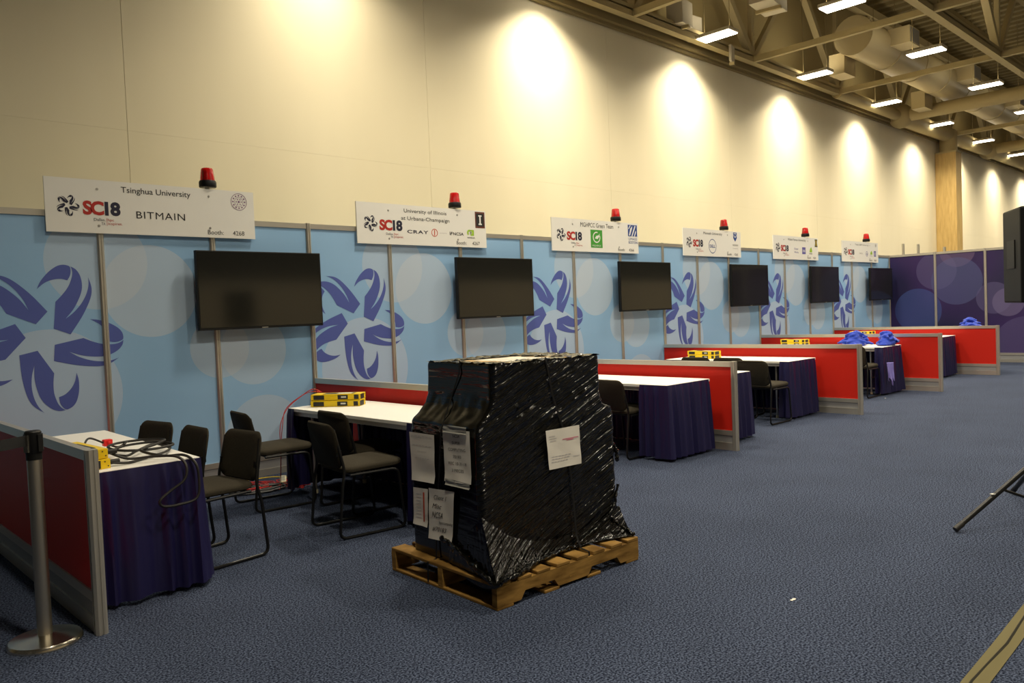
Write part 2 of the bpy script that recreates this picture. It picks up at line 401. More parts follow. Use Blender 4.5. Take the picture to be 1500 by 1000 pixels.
# high-bay fixtures
def fixture_src():
    t = thing('high_bay_light', 'x', 'ceiling light')
    MB().box(-.165, -.33, .015, .165, .33, .075).build('housing', 'box_white', t, bevel=.012)
    MB().box(-.15, -.31, .0, .15, .31, .016).build('diffuser', 'diffuser', t)
    for s in (-1, 1): MB().tube([(0, s*.25, .07), (0, s*.25, 2.4)], .006, 6).build('hanger', 'steel_dark', t)
    return t
ld = bpy.data.lights.new('high_bay_lamp', 'AREA'); ld.shape = 'RECTANGLE'; ld.size = .28; ld.size_y = .60
ld.energy = LAMP_POWER; ld.color = LAMP_COL; ld.spread = LAMP_SPREAD
lh = ld.copy(); lh.energy = HALL_POWER; lh.spread = math.radians(160)
lu = ld.copy(); lu.energy = 4; lu.spread = math.pi  # weak upward fill, added to brighten the ceiling
fx = None
ROWS = [(.30, 'row beside the tall wall', [3.75+3.80*k for k in range(0, 12)], ld),
        (-1.75, 'row above the open booths', [4.1+3.80*k for k in range(0, 11)], lh),
        (-5.6, 'added unseen row above the aisle', [.4+3.8*k for k in range(0, 9)], lh),  # off-camera fill row, added to lift the dark foreground and left booth
        (-9.2, 'added unseen row beyond the aisle', [.4+7.6*k for k in range(0, 4)], lh)]  # second unseen row, added as fill from the camera side
for y, lab, xs, L_ in ROWS:
    for x in xs:
        lb = 'glowing rectangular high bay light in the '+lab
        if fx is None: fx = fixture_src(); f_ = fx; fx.location = (x, y, 6.16); fx['label'] = lb
        else: f_ = dup(fx, (x, y, 6.16), 0, lb)
        f_['group'] = 'high bay lights, '+lab
        lo = bpy.data.objects.new('lamp', L_); COL.objects.link(lo); lo.parent = f_; lo.location = (0, 0, -.006)
        if y > -2 and x < 30:
            lo = bpy.data.objects.new('added_uplight', lu); COL.objects.link(lo); lo.parent = f_; lo.location = (0, 0, .08); lo.rotation_euler = (math.pi, 0, 0)

# ================================================================== BOOTH BACK WALL
PX = [.03, 1.03, 1.985, 2.975, 3.957, 4.97, 6.0, 6.985, 8.0, 9.055, 10.01, 10.975, 12.0, 12.975, 13.975, 15.03, 16.0, 17.05, 18.1]
PX = [-2.97, -1.97, -.97]+PX
H = 2.45
def post_profile(w=.052):
    h = w/2; c = w*.29; g = w*.10; d = w*.10
    pts = []
    for q in range(4):
        a = q*math.pi/2; ca, sa = math.cos(a), math.sin(a)
        for (x, y) in ((h, -c), (h, -g), (h-d, -g), (h-d, g), (h, g), (h, c)): pts.append((x*ca-y*sa, x*sa+y*ca))
    return pts
wall = thing('wall_booth', None, None, (0, 0, 0), kind='structure')
ps = None
for x in PX:
    if ps is None: ps = MB().prism(post_profile(), 0, H+.005).build('post', 'alu', wall, loc=(x, 0, 0))
    else: inst(ps, wall, (x, 0, 0))
for k in range(len(PX)-1):
    x0, x1 = PX[k]+.024, PX[k+1]-.024
    MB().box(x0, -.004, .20, x1, .004, H-.05).build('print_panel', 'blue_print', wall)
    MB().box(x0, -.016, H-.05, x1, .016, H).build('top_rail', 'alu', wall)
    MB().box(x0, -.016, .15, x1, .016, .20).build('lower_rail', 'alu', wall)
    MB().box(x0, -.008, .065, x1, .008, .15).build('kick_plate', 'kick', wall)
    MB().box(x0, -.018, .0, x1, .018, .065).build('foot_rail', 'alu', wall)
# star logo petals (measured from the print), five-fold
def petal():
    def W(x, y, s=4.165):
        u = x/s; v = 380+y/s
        r, u_, f = _r, _u, _f
        d = f+r*((u-750)/FPX)+u_*((500-v)/FPX); t = -CAM[1]/d.y
        return (CAM[0]+d.x*t, CAM[2]+d.z*t)
    hook = [(255, 175), (275, 130), (320, 75), (370, 38), (410, 27), (445, 33), (457, 45), (460, 70), (455, 95), (440, 122), (400, 113), (350, 118), (300, 138)]
    body = [(368, 252), (410, 208), (445, 160), (465, 110), (470, 75), (465, 50), (458, 37), (490, 55), (515, 90), (528, 140), (525, 190), (505, 245), (475, 300), (430, 355),
            (480, 315), (525, 262), (555, 205), (568, 150), (566, 103), (585, 160), (585, 210), (565, 270), (525, 350), (460, 450), (358, 415)]
    def curve(P, corners):
        out = []; cs_ = list(corners)+[corners[0]+len(P)]
        for a, b_ in zip(cs_[:-1], cs_[1:]):
            run = [(*P[k % len(P)], 0) for k in range(a, b_+1)]
            out += [(q.x, q.y) for q in (spline(run, 4) if len(run) > 2 else [Vector(r_) for r_ in run])[:-1]]
        return out
    hook = curve(hook, (0, 9)); body = curve(body, (0, 6, 13, 18, 23, 24))
    base = [(W(358, 415), W(460, 450)), (W(358, 518), W(360, 622)), (W(148, 580), W(262, 550)), (W(188, 465), W(122, 380)), (W(322, 308), W(255, 387))]
    c = [sum((a[i]+b_[i])/2 for a, b_ in base)/5 for i in (0, 1)]
    return c, [[(W(*q)[0]-c[0], W(*q)[1]-c[1]) for q in P] for P in (hook, body)]
SCEN, PET = petal()
def star_polys(cx, cz, s):
    out = []
    for k in range(5):
        a = k*2*math.pi/5; ca, sa = math.cos(a), math.sin(a)
        for P in PET: out.append([(cx+s*(x*ca-z*sa), cz+s*(x*sa+z*ca)) for x, z in P])
    return out
for b_ in range(6):
    x0 = PX[3+3*b_]
    o = flat(star_polys(x0+.525, 1.43, 1.0), lambda a, z: (a, -.0055, z), 'star_print', 'star_print', wall)
    bm = bmesh.new(); bm.from_mesh(o.data)
    bmesh.ops.bisect_plane(bm, geom=bm.verts[:]+bm.edges[:]+bm.faces[:], plane_co=(x0+.02, 0, 0), plane_no=(1, 0, 0), clear_inner=True)
    bm.to_mesh(o.data); bm.free()

# ---------------------------------------------------------------- purple end wall
we = thing('wall_right', None, None, (0, 0, 0), kind='structure')
EX = 18.1
for k in range(0, 6):
    y1, y0 = -k-.024, -k-1+.024
    if k: inst(ps, we, (EX, -k*1.0, 0))
    MB().box(EX-.004, y0, .20, EX+.004, y1, H-.05).build('print_panel', 'purple_print', we)
    MB().box(EX-.016, y0, H-.05, EX+.016, y1, H).build('top_rail', 'alu', we)
    MB().box(EX-.016, y0, .15, EX+.016, y1, .20).build('lower_rail', 'alu', we)
    MB().box(EX-.008, y0, .065, EX+.008, y1, .15).build('kick_plate', 'kick', we)
    MB().box(EX-.018, y0, .0, EX+.018, y1, .065).build('foot_rail', 'alu', we)
inst(ps, we, (EX, -6.0, 0))
for (y, z, lab) in ((-.20, 2.72, 'tallest'), (-.53, 2.68, 'middle height'), (-1.09, 2.57, 'shortest')):
    pp = thing('aluminium_upright', lab+' bare aluminium upright poking up behind the purple wall', 'post', (EX+.35, y, 0))
    MB().prism(post_profile(), 0.012, z).build('shaft', 'alu', pp)
    MB().box(-.10, -.10, 0, .10, .10, .012).build('foot_plate', 'alu_dark', pp)
# booths on the other side of the aisle (they show in the dark screens)
wf = thing('wall_front', None, None, (0, 0, 0), kind='structure')
FY = -10.4
srcp = None
for k in range(-6, 30):
    x = k*1.0
    inst(ps, wf, (x, FY, 0))
    if srcp is None:
        srcp = MB().box(.024, FY-.004, .0, .976, FY+.004, H-.05).build('plain_panel', 'opposite', wf, loc=(x, 0, 0))
        srcr = MB().box(.024, FY-.016, H-.05, .976, FY+.016, H).build('top_rail', 'alu', wf, loc=(x, 0, 0))
    else: inst(srcp, wf, (x, 0, 0)); inst(srcr, wf, (x, 0, 0))

# ================================================================== LOW RED PARTITIONS
UNI = ['Tsinghua', 'Illinois', 'green team', 'Monash', 'Wake Forest', 'Texas']
PH = .895
def partition(x, label):
    t = thing('low_partition', label, 'partition', (x, 0, 0), group='low red partitions between booths')
    L0, L1 = -3.0, -.03
    MB().prism(post_profile(.056), 0, PH+.004).build('end_post', 'alu', t, loc=(0, L0, 0))
    MB().box(-.020, L0+.026, PH-.05, .020, L1, PH).build('top_rail', 'alu', t)
    MB().box(-.008, L0+.026, .20, .008, L1, PH-.05).build('red_panel', 'red_panel', t)
    MB().box(-.018, L0+.026, .15, .018, L1, .20).build('lower_rail', 'alu', t)
    MB().box(-.010, L0+.026, .075, .010, L1, .15).build('kick_plate', 'kick', t)
    MB().box(-.020, L0+.026, .0, .020, L1, .07).build('foot_rail', 'alu', t)
    MB().box(-.021, L0+.026, .07, .021, L1, .076).build('edge_strip', 'alu', t)
    return t
PL = ['low red partition behind the belt barrier post', 'low red partition behind the wrapped pallet load, yellow boxes before it',
      'low red partition between the Illinois and green team booths', 'low red partition between the green team and Monash booths',
      'low red partition between the Monash and Wake Forest booths, blue cloth pile before it', 'low red partition between the Wake Forest and Texas booths']
for i, x in enumerate((PX[3], PX[6], 5.95, 9.0, 12.0, 15.03)): partition(x, PL[i])

# ================================================================== SCREENS, SIGNS, BEACONS
SN = ['first booth of Tsinghua University', 'University of Illinois booth', 'green team booth', 'Monash University booth', 'Wake Forest University booth', 'Texas university booth']
def screen_src():
    t = thing('wall_screen', 'x', 'screen', group='black flat screens on the blue booth wall')
    MB().box(-.625, -.045, -.36, .625, .0, .36).build('housing', 'black_plastic', t, bevel=.006)
    MB().box(-.612, -.047, -.338, .612, -.0445, .348).build('display', 'screen', t)
    MB().box(-.35, 0, -.22, .35, .035, .22).build('rear_cover', 'black_plastic', t, bevel=.01)
    MB().box(-.20, .035, -.20, .20, .047, .20).box(-.30, .0465, -.12, .30, .07, -.08).box(-.30, .0465, .08, .30, .07, .12).build('wall_mount', 'black_plastic', t)
    MB().box(-.03, -.05, -.356, .03, -.044, -.349).build('badge', 'alu', t)
    return t
TVX = [2.395, 5.425, 8.45, 11.475, 14.43, 17.29]
sc_ = screen_src()
for i, x in enumerate(TVX):
    lb = 'black flat screen on the blue wall of the '+SN[i]
    if i == 0: sc_.location = (x, -.095, 1.785); sc_['label'] = lb
    else: dup(sc_, (x, -.095, 1.785), 0, lb)

def sign(i, x0, w, label):
    t = thing('booth_sign', label, 'sign', (x0, -.045, 2.272), group='white booth signs above the blue wall')
    SH = .44
    MB().box(0, 0, 0, w, .014, SH).build('board', 'sign_board', t)
    k = w/1.80
    f = lambda a, z: (a*k, -.0015, z)
    flat(star_polys(.168, .218, .145), f, 'ink_navy', 'star_logo', t)
    lettering('SC', .280, .446, .148, .266, f, 'ink_red', t, bold=.045, spacing=.85)
    lettering('18', .452, .578, .148, .266, f, 'ink_navy', t, bold=.045, spacing=.9)
    lettering('Dallas,', .362, .452, .098, .125, f, 'ink_navy', t); lettering('TX', .420, .452, .070, .092, f, 'ink_navy', t)
    flat([rect(.462, .064, .465, .128)], f, 'ink_red', 'rule', t)
    lettering('hpc', .472, .520, .096, .125, f, 'ink_red', t); lettering('inspires.', .472, .588, .066, .094, f, 'ink_red', t)
    lettering('Booth:', 1.335, 1.485, .028, .068, f, 'ink_black', t)
    lettering(str(4268-i), 1.575, 1.690, .028, .068, f, 'ink_black', t)
    for sx, sz in ((.40, .366), (.40, .062), (1.36, .372), (1.36, .085)):
        s_ = MB().lathe([(.011, 0), (.009, .004)], 12).build('screw', 'steel', t)
        s_.rotation_euler = (math.pi/2, 0, 0); s_.location = (sx*k, 0, sz)
    return t, f
SX = [(.625, 1.765), (3.53, 1.835), (6.535, 1.87), (9.58, 1.76), (12.50, 1.835), (15.455, 1.91)]
SL = ['white sign board reading Tsinghua University with a round purple seal', 'white sign board reading University of Illinois at Urbana-Champaign',
      'white sign board of the Green Team with green square logo', 'white sign board reading Monash University with blue ring logo',
      'white sign board reading Wake Forest University', 'white sign board reading Texas A&M University']
signs = [sign(i, a, w_, SL[i]) for i, (a, w_) in enumerate(SX)]
t, f = signs[0]
lettering('Tsinghua University', .590, 1.190, .335, .400, f, 'ink_black', t, bold=.004)
lettering('BITMAIN', .707, 1.130, .140, .200, f, 'ink_black', t, spacing=1.1)
flat(ring_polys(1.65, .342, .074, .079)+ring_polys(1.65, .342, .040, .043)+[disc_poly(1.65, .342, .010)]+
     [disc_poly(1.65+.058*math.cos(a), .342+.058*math.sin(a), .008, n=8) for a in [math.radians(30*k) for k in range(12)]]+
     [disc_poly(1.65+.025*math.cos(a), .342+.025*math.sin(a), .006, n=8) for a in [math.radians(60*k) for k in range(6)]], f, 'ink_purple', 'round_seal', t)
t, f = signs[1]
lettering('University of Illinois', .605, 1.200, .345, .400, f, 'ink_black', t, bold=.003)
lettering('at Urbana-Champaign', .565, 1.240, .262, .317, f, 'ink_black', t, bold=.003)
lettering('CRAY', .640, .930, .130, .168, f, 'ink_navy', t, bold=.02, spacing=1.15)
flat(ring_polys(1.018, .150, .037, .045)+[rect(1.012, .118, 1.024, .182)], f, 'ink_orange', 'ring_logo', t)
lettering('systems', 1.09, 1.195, .142, .156, f, 'ink_pale', t)
flat([rect(1.238, .132, 1.248, .172), rect(1.254, .132, 1.262, .16), rect(1.262, .15, 1.276, .172)], f, 'ink_black', 'mark', t)
lettering('NCSA', 1.288, 1.446, .134, .168, f, 'ink_black', t, bold=.02)
flat(ring_polys(1.535, .172, .014, .036, a0=-.6, a1=4.2)+[rect(1.55, .138, 1.605, .206)], f, 'ink_lime', 'eye_logo', t)
flat(ring_polys(1.556, .172, .012, .018), lambda a, z: (f(a, z)[0], -.0025, z), 'ink_white', 'eye_ring', t)
lettering('NVIDIA', 1.502, 1.620, .104, .122, f, 'ink_black', t, bold=.01)
flat([rect(1.632, .234, 1.783, .428)], f, 'ink_brown', 'block_emblem', t)
flat([rect(1.648, .254, 1.767, .408)], lambda a, z: (f(a, z)[0], -.0022, z), 'ink_black', 'block_emblem_field', t)
flat([rect(1.683, .272, 1.735, .288), rect(1.683, .372, 1.735, .388), rect(1.698, .288, 1.720, .372)], lambda a, z: (f(a, z)[0], -.0030, z), 'ink_white', 'letter_i', t)
t, f = signs[2]
lettering('MGHPCC Green Team', .555, 1.240, .340, .400, f, 'ink_black', t)
flat([rect(.755, .060, .998, .308)], f, 'ink_green', 'green_square', t)
g2 = lambda a, z: (f(a, z)[0], -.0025, z)
flat(ring_polys(.876, .205, .062, .077, a0=math.radians(70), a1=math.radians(380)), g2, 'ink_white', 'swirl', t)
flat([[(.84, .19), (.87, .225), (.92, .235), (.945, .262), (.93, .215), (.895, .18)]], g2, 'ink_white', 'leaf', t)
lettering('MGHPCC', .785, .968, .076, .100, g2, 'ink_white', t)
flat([rect(1.565, .248, 1.775, .415)], f, 'ink_blue', 'campus_emblem', t)
flat([[(1.585, .26), (1.61, .26), (1.66, .36), (1.668, .40), (1.62, .36)], [(1.64, .25), (1.665, .25), (1.745, .40), (1.722, .408)], [(1.70, .25), (1.72, .25), (1.75, .31), (1.742, .34)],
      [(1.575, .36), (1.585, .35), (1.63, .405), (1.615, .412)]], g2, 'ink_white', 'emblem_stroke', t)
lettering('UMASS', 1.575, 1.770, .190, .228, f, 'ink_blue', t); lettering('BOSTON', 1.575, 1.775, .140, .178, f, 'ink_blue', t, bold=.01)
t, f = signs[3]
lettering('Monash University', .600, 1.185, .345, .400, f, 'ink_black', t)
flat(ring_polys(.870, .170, .108, .118), f, 'ink_blue', 'ring_logo', t)
lettering('DELL', .785, .955, .145, .195, f, 'ink_blue', t, bold=.02)
flat([[(1.55, .425), (1.67, .425), (1.67, .33), (1.61, .265), (1.55, .33)]], f, 'ink_blue', 'shield_emblem', t)
g2b = lambda a, z: (f(a, z)[0], -.0025, z)
flat([[(1.565, .385), (1.61, .345), (1.655, .385), (1.655, .37), (1.61, .33), (1.565, .37)], disc_poly(1.588, .405, .012), disc_poly(1.632, .405, .012)], g2b, 'ink_white', 'shield_charge', t)
lettering('MONASH', 1.525, 1.705, .190, .222, f, 'ink_grey', t); lettering('University', 1.525, 1.705, .138, .165, f, 'ink_pale', t)
t, f = signs[4]
lettering('Wake Forest University', .555, 1.275, .345, .400, f, 'ink_black', t)
lettering('Cluster', .80, .965, .190, .225, f, 'ink_violet', t); lettering('Works', .80, .965, .125, .160, f, 'ink_violet', t)
flat([rect(1.120, .112, 1.262, .244)], f, 'ink_violet', 'square_logo', t)
lettering('intel', 1.140, 1.242, .150, .215, lambda a, z: (f(a, z)[0], -.0025, z), 'ink_white', t, bold=.01)
flat([[(1.425, .155), (1.535, .155), (1.535, .20), (1.50, .26), (1.45, .22)]], f, 'ink_lime', 'eye_logo', t)
lettering('NVIDIA', 1.415, 1.545, .115, .138, f, 'ink_black', t, bold=.01)
flat([[(1.655, .415), (1.77, .415), (1.75, .35), (1.775, .265), (1.65, .265), (1.675, .35)]], f, 'ink_black', 'crest', t)
flat([[(1.68, .40), (1.745, .40), (1.735, .35), (1.75, .285), (1.675, .285), (1.69, .35)]], lambda a, z: (f(a, z)[0], -.0025, z), 'ink_gold', 'crest_field', t)
t, f = signs[5]
lettering('Texas A&M University', .620, 1.300, .345, .395, f, 'ink_grey', t)
lettering('DELL', .83, 1.00, .175, .205, f, 'ink_grey', t)
flat(ring_polys(1.20, .185, .048, .056), f, 'ink_violet', 'ring_logo', t); lettering('intel', 1.16, 1.24, .165, .205, f, 'ink_violet', t)
flat([[(1.375, .175), (1.485, .175), (1.485, .215), (1.455, .26), (1.40, .23)]], f, 'ink_lime', 'eye_logo', t)
lettering('NVIDIA', 1.365, 1.495, .135, .155, f, 'ink_grey', t)
flat([rect(1.565, .135, 1.680, .255)], f, 'ink_violet', 'square_logo', t)
flat([rect(1.585, .165, 1.66, .18), rect(1.585, .205, 1.66, .22)], lambda a, z: (f(a, z)[0], -.0025, z), 'ink_white', 'logo_bars', t)
flat(ring_polys(1.675, .385, .030, .036)+[rect(1.655, .375, 1.695, .393), rect(1.670, .355, 1.68, .385)], f, 'ink_grey', 'round_seal', t)

def beacon_src():
    t = thing('beacon', 'x', 'warning light', group='red beacons on the booth signs')
    MB().box(-.02, .012, -.30, .02, .017, .0).box(-.05, -.045, -.004, .05, .045, .0).build('bracket', 'alu_dark', t)
    MB().lathe([(.074, 0), (.076, .006), (.076, .045), (.070, .058), (.062, .06)], 28).build('base', 'black_plastic', t, smooth=True)
    d = MB(); prof = [(.064, .058), (.062, .075), (.052, .160), (.048, .170), (.036, .175), (.004, .176)]
    o_ = len(d.v); seg = 48
    for r, z in prof:
        for k in range(seg):
            a = 2*math.pi*k/seg; rr = r*(1+(.03 if k % 4 < 2 else 0)*(z < .165)); d.v.append((rr*math.cos(a), rr*math.sin(a), z))
    for i in range(len(prof)-1):
        for k in range(seg): a = i*seg+k; b2 = i*seg+(k+1) % seg; d.f.append((a, b2, b2+seg, a+seg))
    d.f.append(tuple((len(prof)-1)*seg+k for k in range(seg)))
    d.build('lens', 'red_lens', t, smooth=True)
    MB().lathe([(.020, .06), (.020, .09), (.012, .10), (.012, .145), (.002, .15)], 12).build('bulb', 'ivory', t, smooth=True)
    MB().grid(lambda u, v: (.034*math.cos(math.pi*(u-.5)+2.2), .034*math.sin(math.pi*(u-.5)+2.2), .065+.085*v), 10, 2).build('reflector', 'black_plastic', t, smooth=True)
    return t
bs = beacon_src()
BX = [1.975, 4.925, 7.945, 10.88, 13.885, 16.83]
for i, x in enumerate(BX):
    lb = 'red warning beacon with black base on the sign of the '+SN[i]
    if i == 0: bs.location = (x, 0, 2.735); bs['label'] = lb
    else: dup(bs, (x, 0, 2.735), 0, lb)

# ================================================================== TABLES
TZ = .73
def skirt_part(path, parent, seed, hem=.03):
    """pleated cloth hanging along a 2-D path"""
    rnd = random.Random(seed); P = [Vector(p) for p in path]
    pts = []; acc = 0
    for a, b_ in zip(P[:-1], P[1:]):
        L_ = (b_-a).length; n = max(2, int(L_/.011)); d = (b_-a).normalized(); nr = Vector((d.y, -d.x))
        for k in range(n): pts.append((a+d*(L_*k/n), nr, acc+L_*k/n))
        acc += L_
    pts.append((P[-1], nr, acc))
    # blend normals at corners
    out = []
    for i, (p, nr_, s_) in enumerate(pts):
        q = Vector((0, 0))
        for j in range(-3, 4): q += pts[min(max(i+j, 0), len(pts)-1)][1]
        out.append((p, q.normalized(), s_))
    ph = rnd.random()*10; nv = 12; mb = MB()
    for j in range(nv+1):
        t = j/nv; z = TZ-.004-t*(TZ-.004-hem)
        for (p, nr_, s_) in out:
            wv = .5+.5*math.sin(s_*58+ph+5.5*mnoise.noise((s_*4.3, seed, 0))+t*.9*mnoise.noise((s_*2, seed, 4)))
            wv = wv**1.6
            wv = .75*wv+.25*(.5+.5*math.sin(s_*105+4*mnoise.noise((s_*7, seed, 2))))*(1-.6*t)
            big = mnoise.noise((s_*4.5, seed*3.1, t*.8))
            amp = .012+.044*t**.8 if t > .06 else .0015
            off = .004+wv*amp+big*.022*t+.012*t
            mb.v.append((p.x+nr_.x*off, p.y+nr_.y*off, z+(.008*mnoise.noise((s_*6, seed, 9)) if j == nv else 0)))
    n = len(out)
    for j in range(nv):
        for i in range(n-1): a = j*n+i; mb.f.append((a, a+1, a+n+1, a+n))
    return mb.build('skirt', 'skirt', parent, smooth=True)
def table(x, y, rz, label, open_side, ret_near=.30, ret_far=.35, seed=1, hx=.37, hy=.915, group='white tables with navy skirts'):
    t = thing('skirted_table', label, 'table', (x, y, 0), math.radians(rz), group)
    MB().box(-hx, -hy, TZ-.028, hx, hy, TZ).build('table_top', 'table_white', t, bevel=.004)
    MB().box(-hx+.03, -hy+.03, TZ-.065, hx-.03, -hy+.05, TZ-.028).box(-hx+.03, hy-.05, TZ-.065, hx-.03, hy-.03, TZ-.028).box(-hx+.03, -hy+.05, TZ-.065, -hx+.05, hy-.05, TZ-.028).box(hx-.05, -hy+.05, TZ-.065, hx-.03, hy-.05, TZ-.028).build('apron', 'table_white', t)
    for sy in (-1, 1):
        for sx in (-1, 1):
            l_ = MB().tube([(sx*(hx-.10), sy*(hy-.22), TZ-.03), (sx*(hx-.10), sy*(hy-.22), .03)], .014, 8).build('leg', 'steel', t, smooth=True)
            MB().lathe([(.018, 0), (.018, .032)], 10, (sx*(hx-.10), sy*(hy-.22), 0)).build('foot', 'ivory', l_)
        MB().tube([(-(hx-.10), sy*(hy-.22), .25), (hx-.10, sy*(hy-.22), .25)], .010, 8).build('cross_bar', 'steel', t, smooth=True)
    s = open_side
    bx = -s*(hx-.035)
    path = [(s*hx, -hy+ret_near), (s*hx, -hy), (bx, -hy), (bx, hy), (s*hx, hy), (s*hx, hy-ret_far)]
    A, B, C_ = path[:3], path[2:4], path[3:]
    for q, p in enumerate((A, B, C_)):
        skirt_part(p if s < 0 else p[::-1], t, seed+.37*q)
    return t
# near path must run so that its right-hand normal points outwards (counter-clockwise)
table(.405, -1.765, -1.5, 'white table with navy skirt beside the belt barrier, tangled black cable on it', 1, .12, .03, 1, hx=.30)
table(2.54, -1.81, 0, 'white table with navy skirt and red cable, behind the wrapped pallet load', -1, .12, .10, 2, hx=.345)
table(5.46, -1.88, 0, 'empty white table with navy skirt in the Illinois booth', -1, .32, .30, 3)
table(8.52, -1.56, 0, 'white table with navy skirt and three chairs in the green team booth', -1, .12, .30, 4)
table(11.53, -1.55, 0, 'white table with navy skirt carrying a blue cloth pile in the Monash booth', -1, .12, .30, 5)
table(14.56, -1.42, 0, 'white table with navy skirt in the Wake Forest booth', -1, .30, .30, 6)
table(6.40, -1.80, 0, 'navy skirted table behind the end post of the Illinois partition', 1, .30, .30, 7)
table(15.52, -1.78, 0, 'navy skirted table with blue cloth hanging off it by the purple wall', 1, .30, .30, 8)

# ================================================================== CHAIRS
def rrect(wd, ht, r, n=6):
    out = []
    for cx, cy, a0 in ((wd/2-r, ht/2-r, 0), (-wd/2+r, ht/2-r, 90), (-wd/2+r, -ht/2+r, 180), (wd/2-r, -ht/2+r, 270)):
        for k in range(n+1): a = math.radians(a0+90*k/n); out.append((cx+r*math.cos(a), cy+r*math.sin(a)))
    return out
def cushion(wd, ht, r, th, puff, fn):
    """rounded pad: stacked outlines, fn(a, b, c) -> point"""
    levels = [(-th/2, .93), (-th/2+.008, .985), (0, 1.0), (th/2-.012, .985), (th/2, .93), (th/2+puff*.6, .72), (th/2+puff, .35)]
    mb = MB(); base = rrect(wd, ht, r); n = len(base)
    for c, k in levels:
        for a, b_ in base: mb.v.append(fn(a*k, b_*k, c))
    for j in range(len(levels)-1):
        for i in range(n): a = j*n+i; b_ = j*n+(i+1) % n; mb.f.append((a, b_, b_+n, a+n))
    mb.f.append(tuple(range(n))[::-1]); mb.f.append(tuple((len(levels)-1)*n+i for i in range(n)))
    return mb
def round_path(pts, r, n=5):
    P = [Vector(p) for p in pts]; out = [P[0]]
    for i in range(1, len(P)-1):
        a = (P[i-1]-P[i]); c = (P[i+1]-P[i]); ra = min(r, a.length*.45, c.length*.45)
        a = P[i]+a.normalized()*ra; c = P[i]+c.normalized()*ra
        for k in range(n+1): t = k/n; out.append(a*(1-t)**2+P[i]*2*t*(1-t)+c*t*t)
    out.append(P[-1]); return out
def chair_src():
    """faces +x; rear runner bend at x=0"""
    t = thing('stacking_chair', 'x', 'chair', group='black sled base chairs in the booths')
    for s in (-1, 1):
        y = s*.235
        p = round_path([(.005, s*.20, .74), (.06, s*.225, .46), (.035, y, .36), (0, y, .011), (.50, y, .011), (.46, y*.98, .425), (.10, s*.222, .425)], .055)
        MB().tube(p, .0105, 8).build('side_frame', 'chair_frame', t, smooth=True)
    MB().tube([(.12, -.222, .425), (.12, .222, .425)], .009, 8).tube([(.42, -.228, .42), (.42, .228, .42)], .009, 8).build('seat_bar', 'chair_frame', t, smooth=True)
    cushion(.46, .45, .07, .045, .018, lambda a, b_, c: (.285+a, b_, .458+c+.012*(1 if a > 0 else 0)*(a/.23)**2)).build('seat', 'chair_fabric', t, smooth=True)
    lean = math.radians(11)
    def bk(a, b_, c):
        zz = .625+b_; curve = .03*(1-(a/.22)**2)
        return (.045-(zz-.46)*math.tan(lean)-.015+c*.9-curve+.03, a, zz)
    cushion(.44, .31, .07, .030, .012, bk).build('backrest', 'chair_fabric', t, smooth=True)
    for s in (-1, 1): MB().box(.020, s*.2-.010, .56, .050, s*.2+.010, .60).build('back_bracket', 'chair_frame', t)
    return t
CH = [(1.16, -2.215, 186, 'dark padded chair with its back to the aisle by the navy skirted table corner'),
      (1.64, -1.15, -6, 'dark padded chair over the red cables on the carpet'),
      (1.665, -2.33, -7, 'dark padded chair beside the wrapped pallet, outside the table edge'),
      (2.05, -1.84, -1, 'dark padded chair pushed under the table with the red cable'),
      (1.00, -1.14, 190, 'dark padded chair behind the cable covered table, close to the blue wall'),
      (1.05, -1.715, 180, 'dark padded chair behind the cable covered table, seen side on'),
      (4.93, -2.19, -4, 'dark padded chair half hidden behind the wrapped pallet load'),
      (7.60, -2.27, -2, 'dark padded chair in front of the green team table end'),
      (7.99, -1.72, 2, 'dark padded chair pushed under the green team table, between two chairs'),
      (8.0, -1.22, 3, 'dark padded chair beside the yellow power box on the green team table'),
      (10.62, -2.20, 0, 'dark padded chair at the table with the blue cloth pile'),
      (11.12, -1.62, 2, 'dark padded chair tucked under the blue cloth table, behind the other chair')]
cs = chair_src()
for i, (x, y, a, lb) in enumerate(CH):
    if i == 0: cs.location = (x, y, 0); cs.rotation_euler = (0, 0, math.radians(a)); cs['label'] = lb
    else: dup(cs, (x, y, 0), math.radians(a), lb)

# ================================================================== YELLOW POWER BOXES
def pdu(x, y, z, rz, label, L_=.44, W_=.155, Hh=.052, prongs=True):
    t = thing('power_box', label, 'power box', (x, y, z), math.radians(rz), 'yellow power boxes')
    MB().box(-W_/2, -L_/2, 0, W_/2, L_/2, Hh).build('case', 'pdu_yellow', t, bevel=.003)
    # long side faces with dark labels and socket windows
    for s in (-1, 1):
        xx = s*(W_/2+.0008)
        for (y0, y1) in ((-.205, -.165), (-.11, -.02), (.10, .195)):
            MB().box(xx-.0008, y0, .007, xx+.0008, y1, Hh-.008).build('side_label', 'pdu_black', t)
        MB().box(xx-.001, -.095, .02, xx+.0012, -.05, .033).build('label_text', 'pdu_label', t)
    for s in (-1, 1):
        yy = s*(L_/2+.0008)
        MB().box(-W_/2+.006, yy-.0012, .005, W_/2-.05, yy+.0012, Hh-.005).build('socket_window', 'pdu_black', t)
        for q in (-1, 1): MB().box(W_/2-.02+.008*q-.003, yy-.0012, .012 if q > 0 else .036, W_/2-.02+.008*q+.003, yy+.0014, .018 if q > 0 else .042).build('screw', 'pdu_black', t)
    MB().box(-W_/2+.02, -.15, Hh, W_/2-.035, .12, Hh+.0012).build('top_label', 'pdu_black', t)
    MB().box(-W_/2+.03, -.13, Hh+.0012, W_/2-.055, .0, Hh+.0022).build('top_text', 'pdu_label', t)
    if prongs: MB().tube([(W_/2-.002, -L_/2+.045, Hh/2), (W_/2+.06, -L_/2+.045, Hh/2)], .014, 10).build('cable_gland', 'rubber', t, smooth=True)
    return t
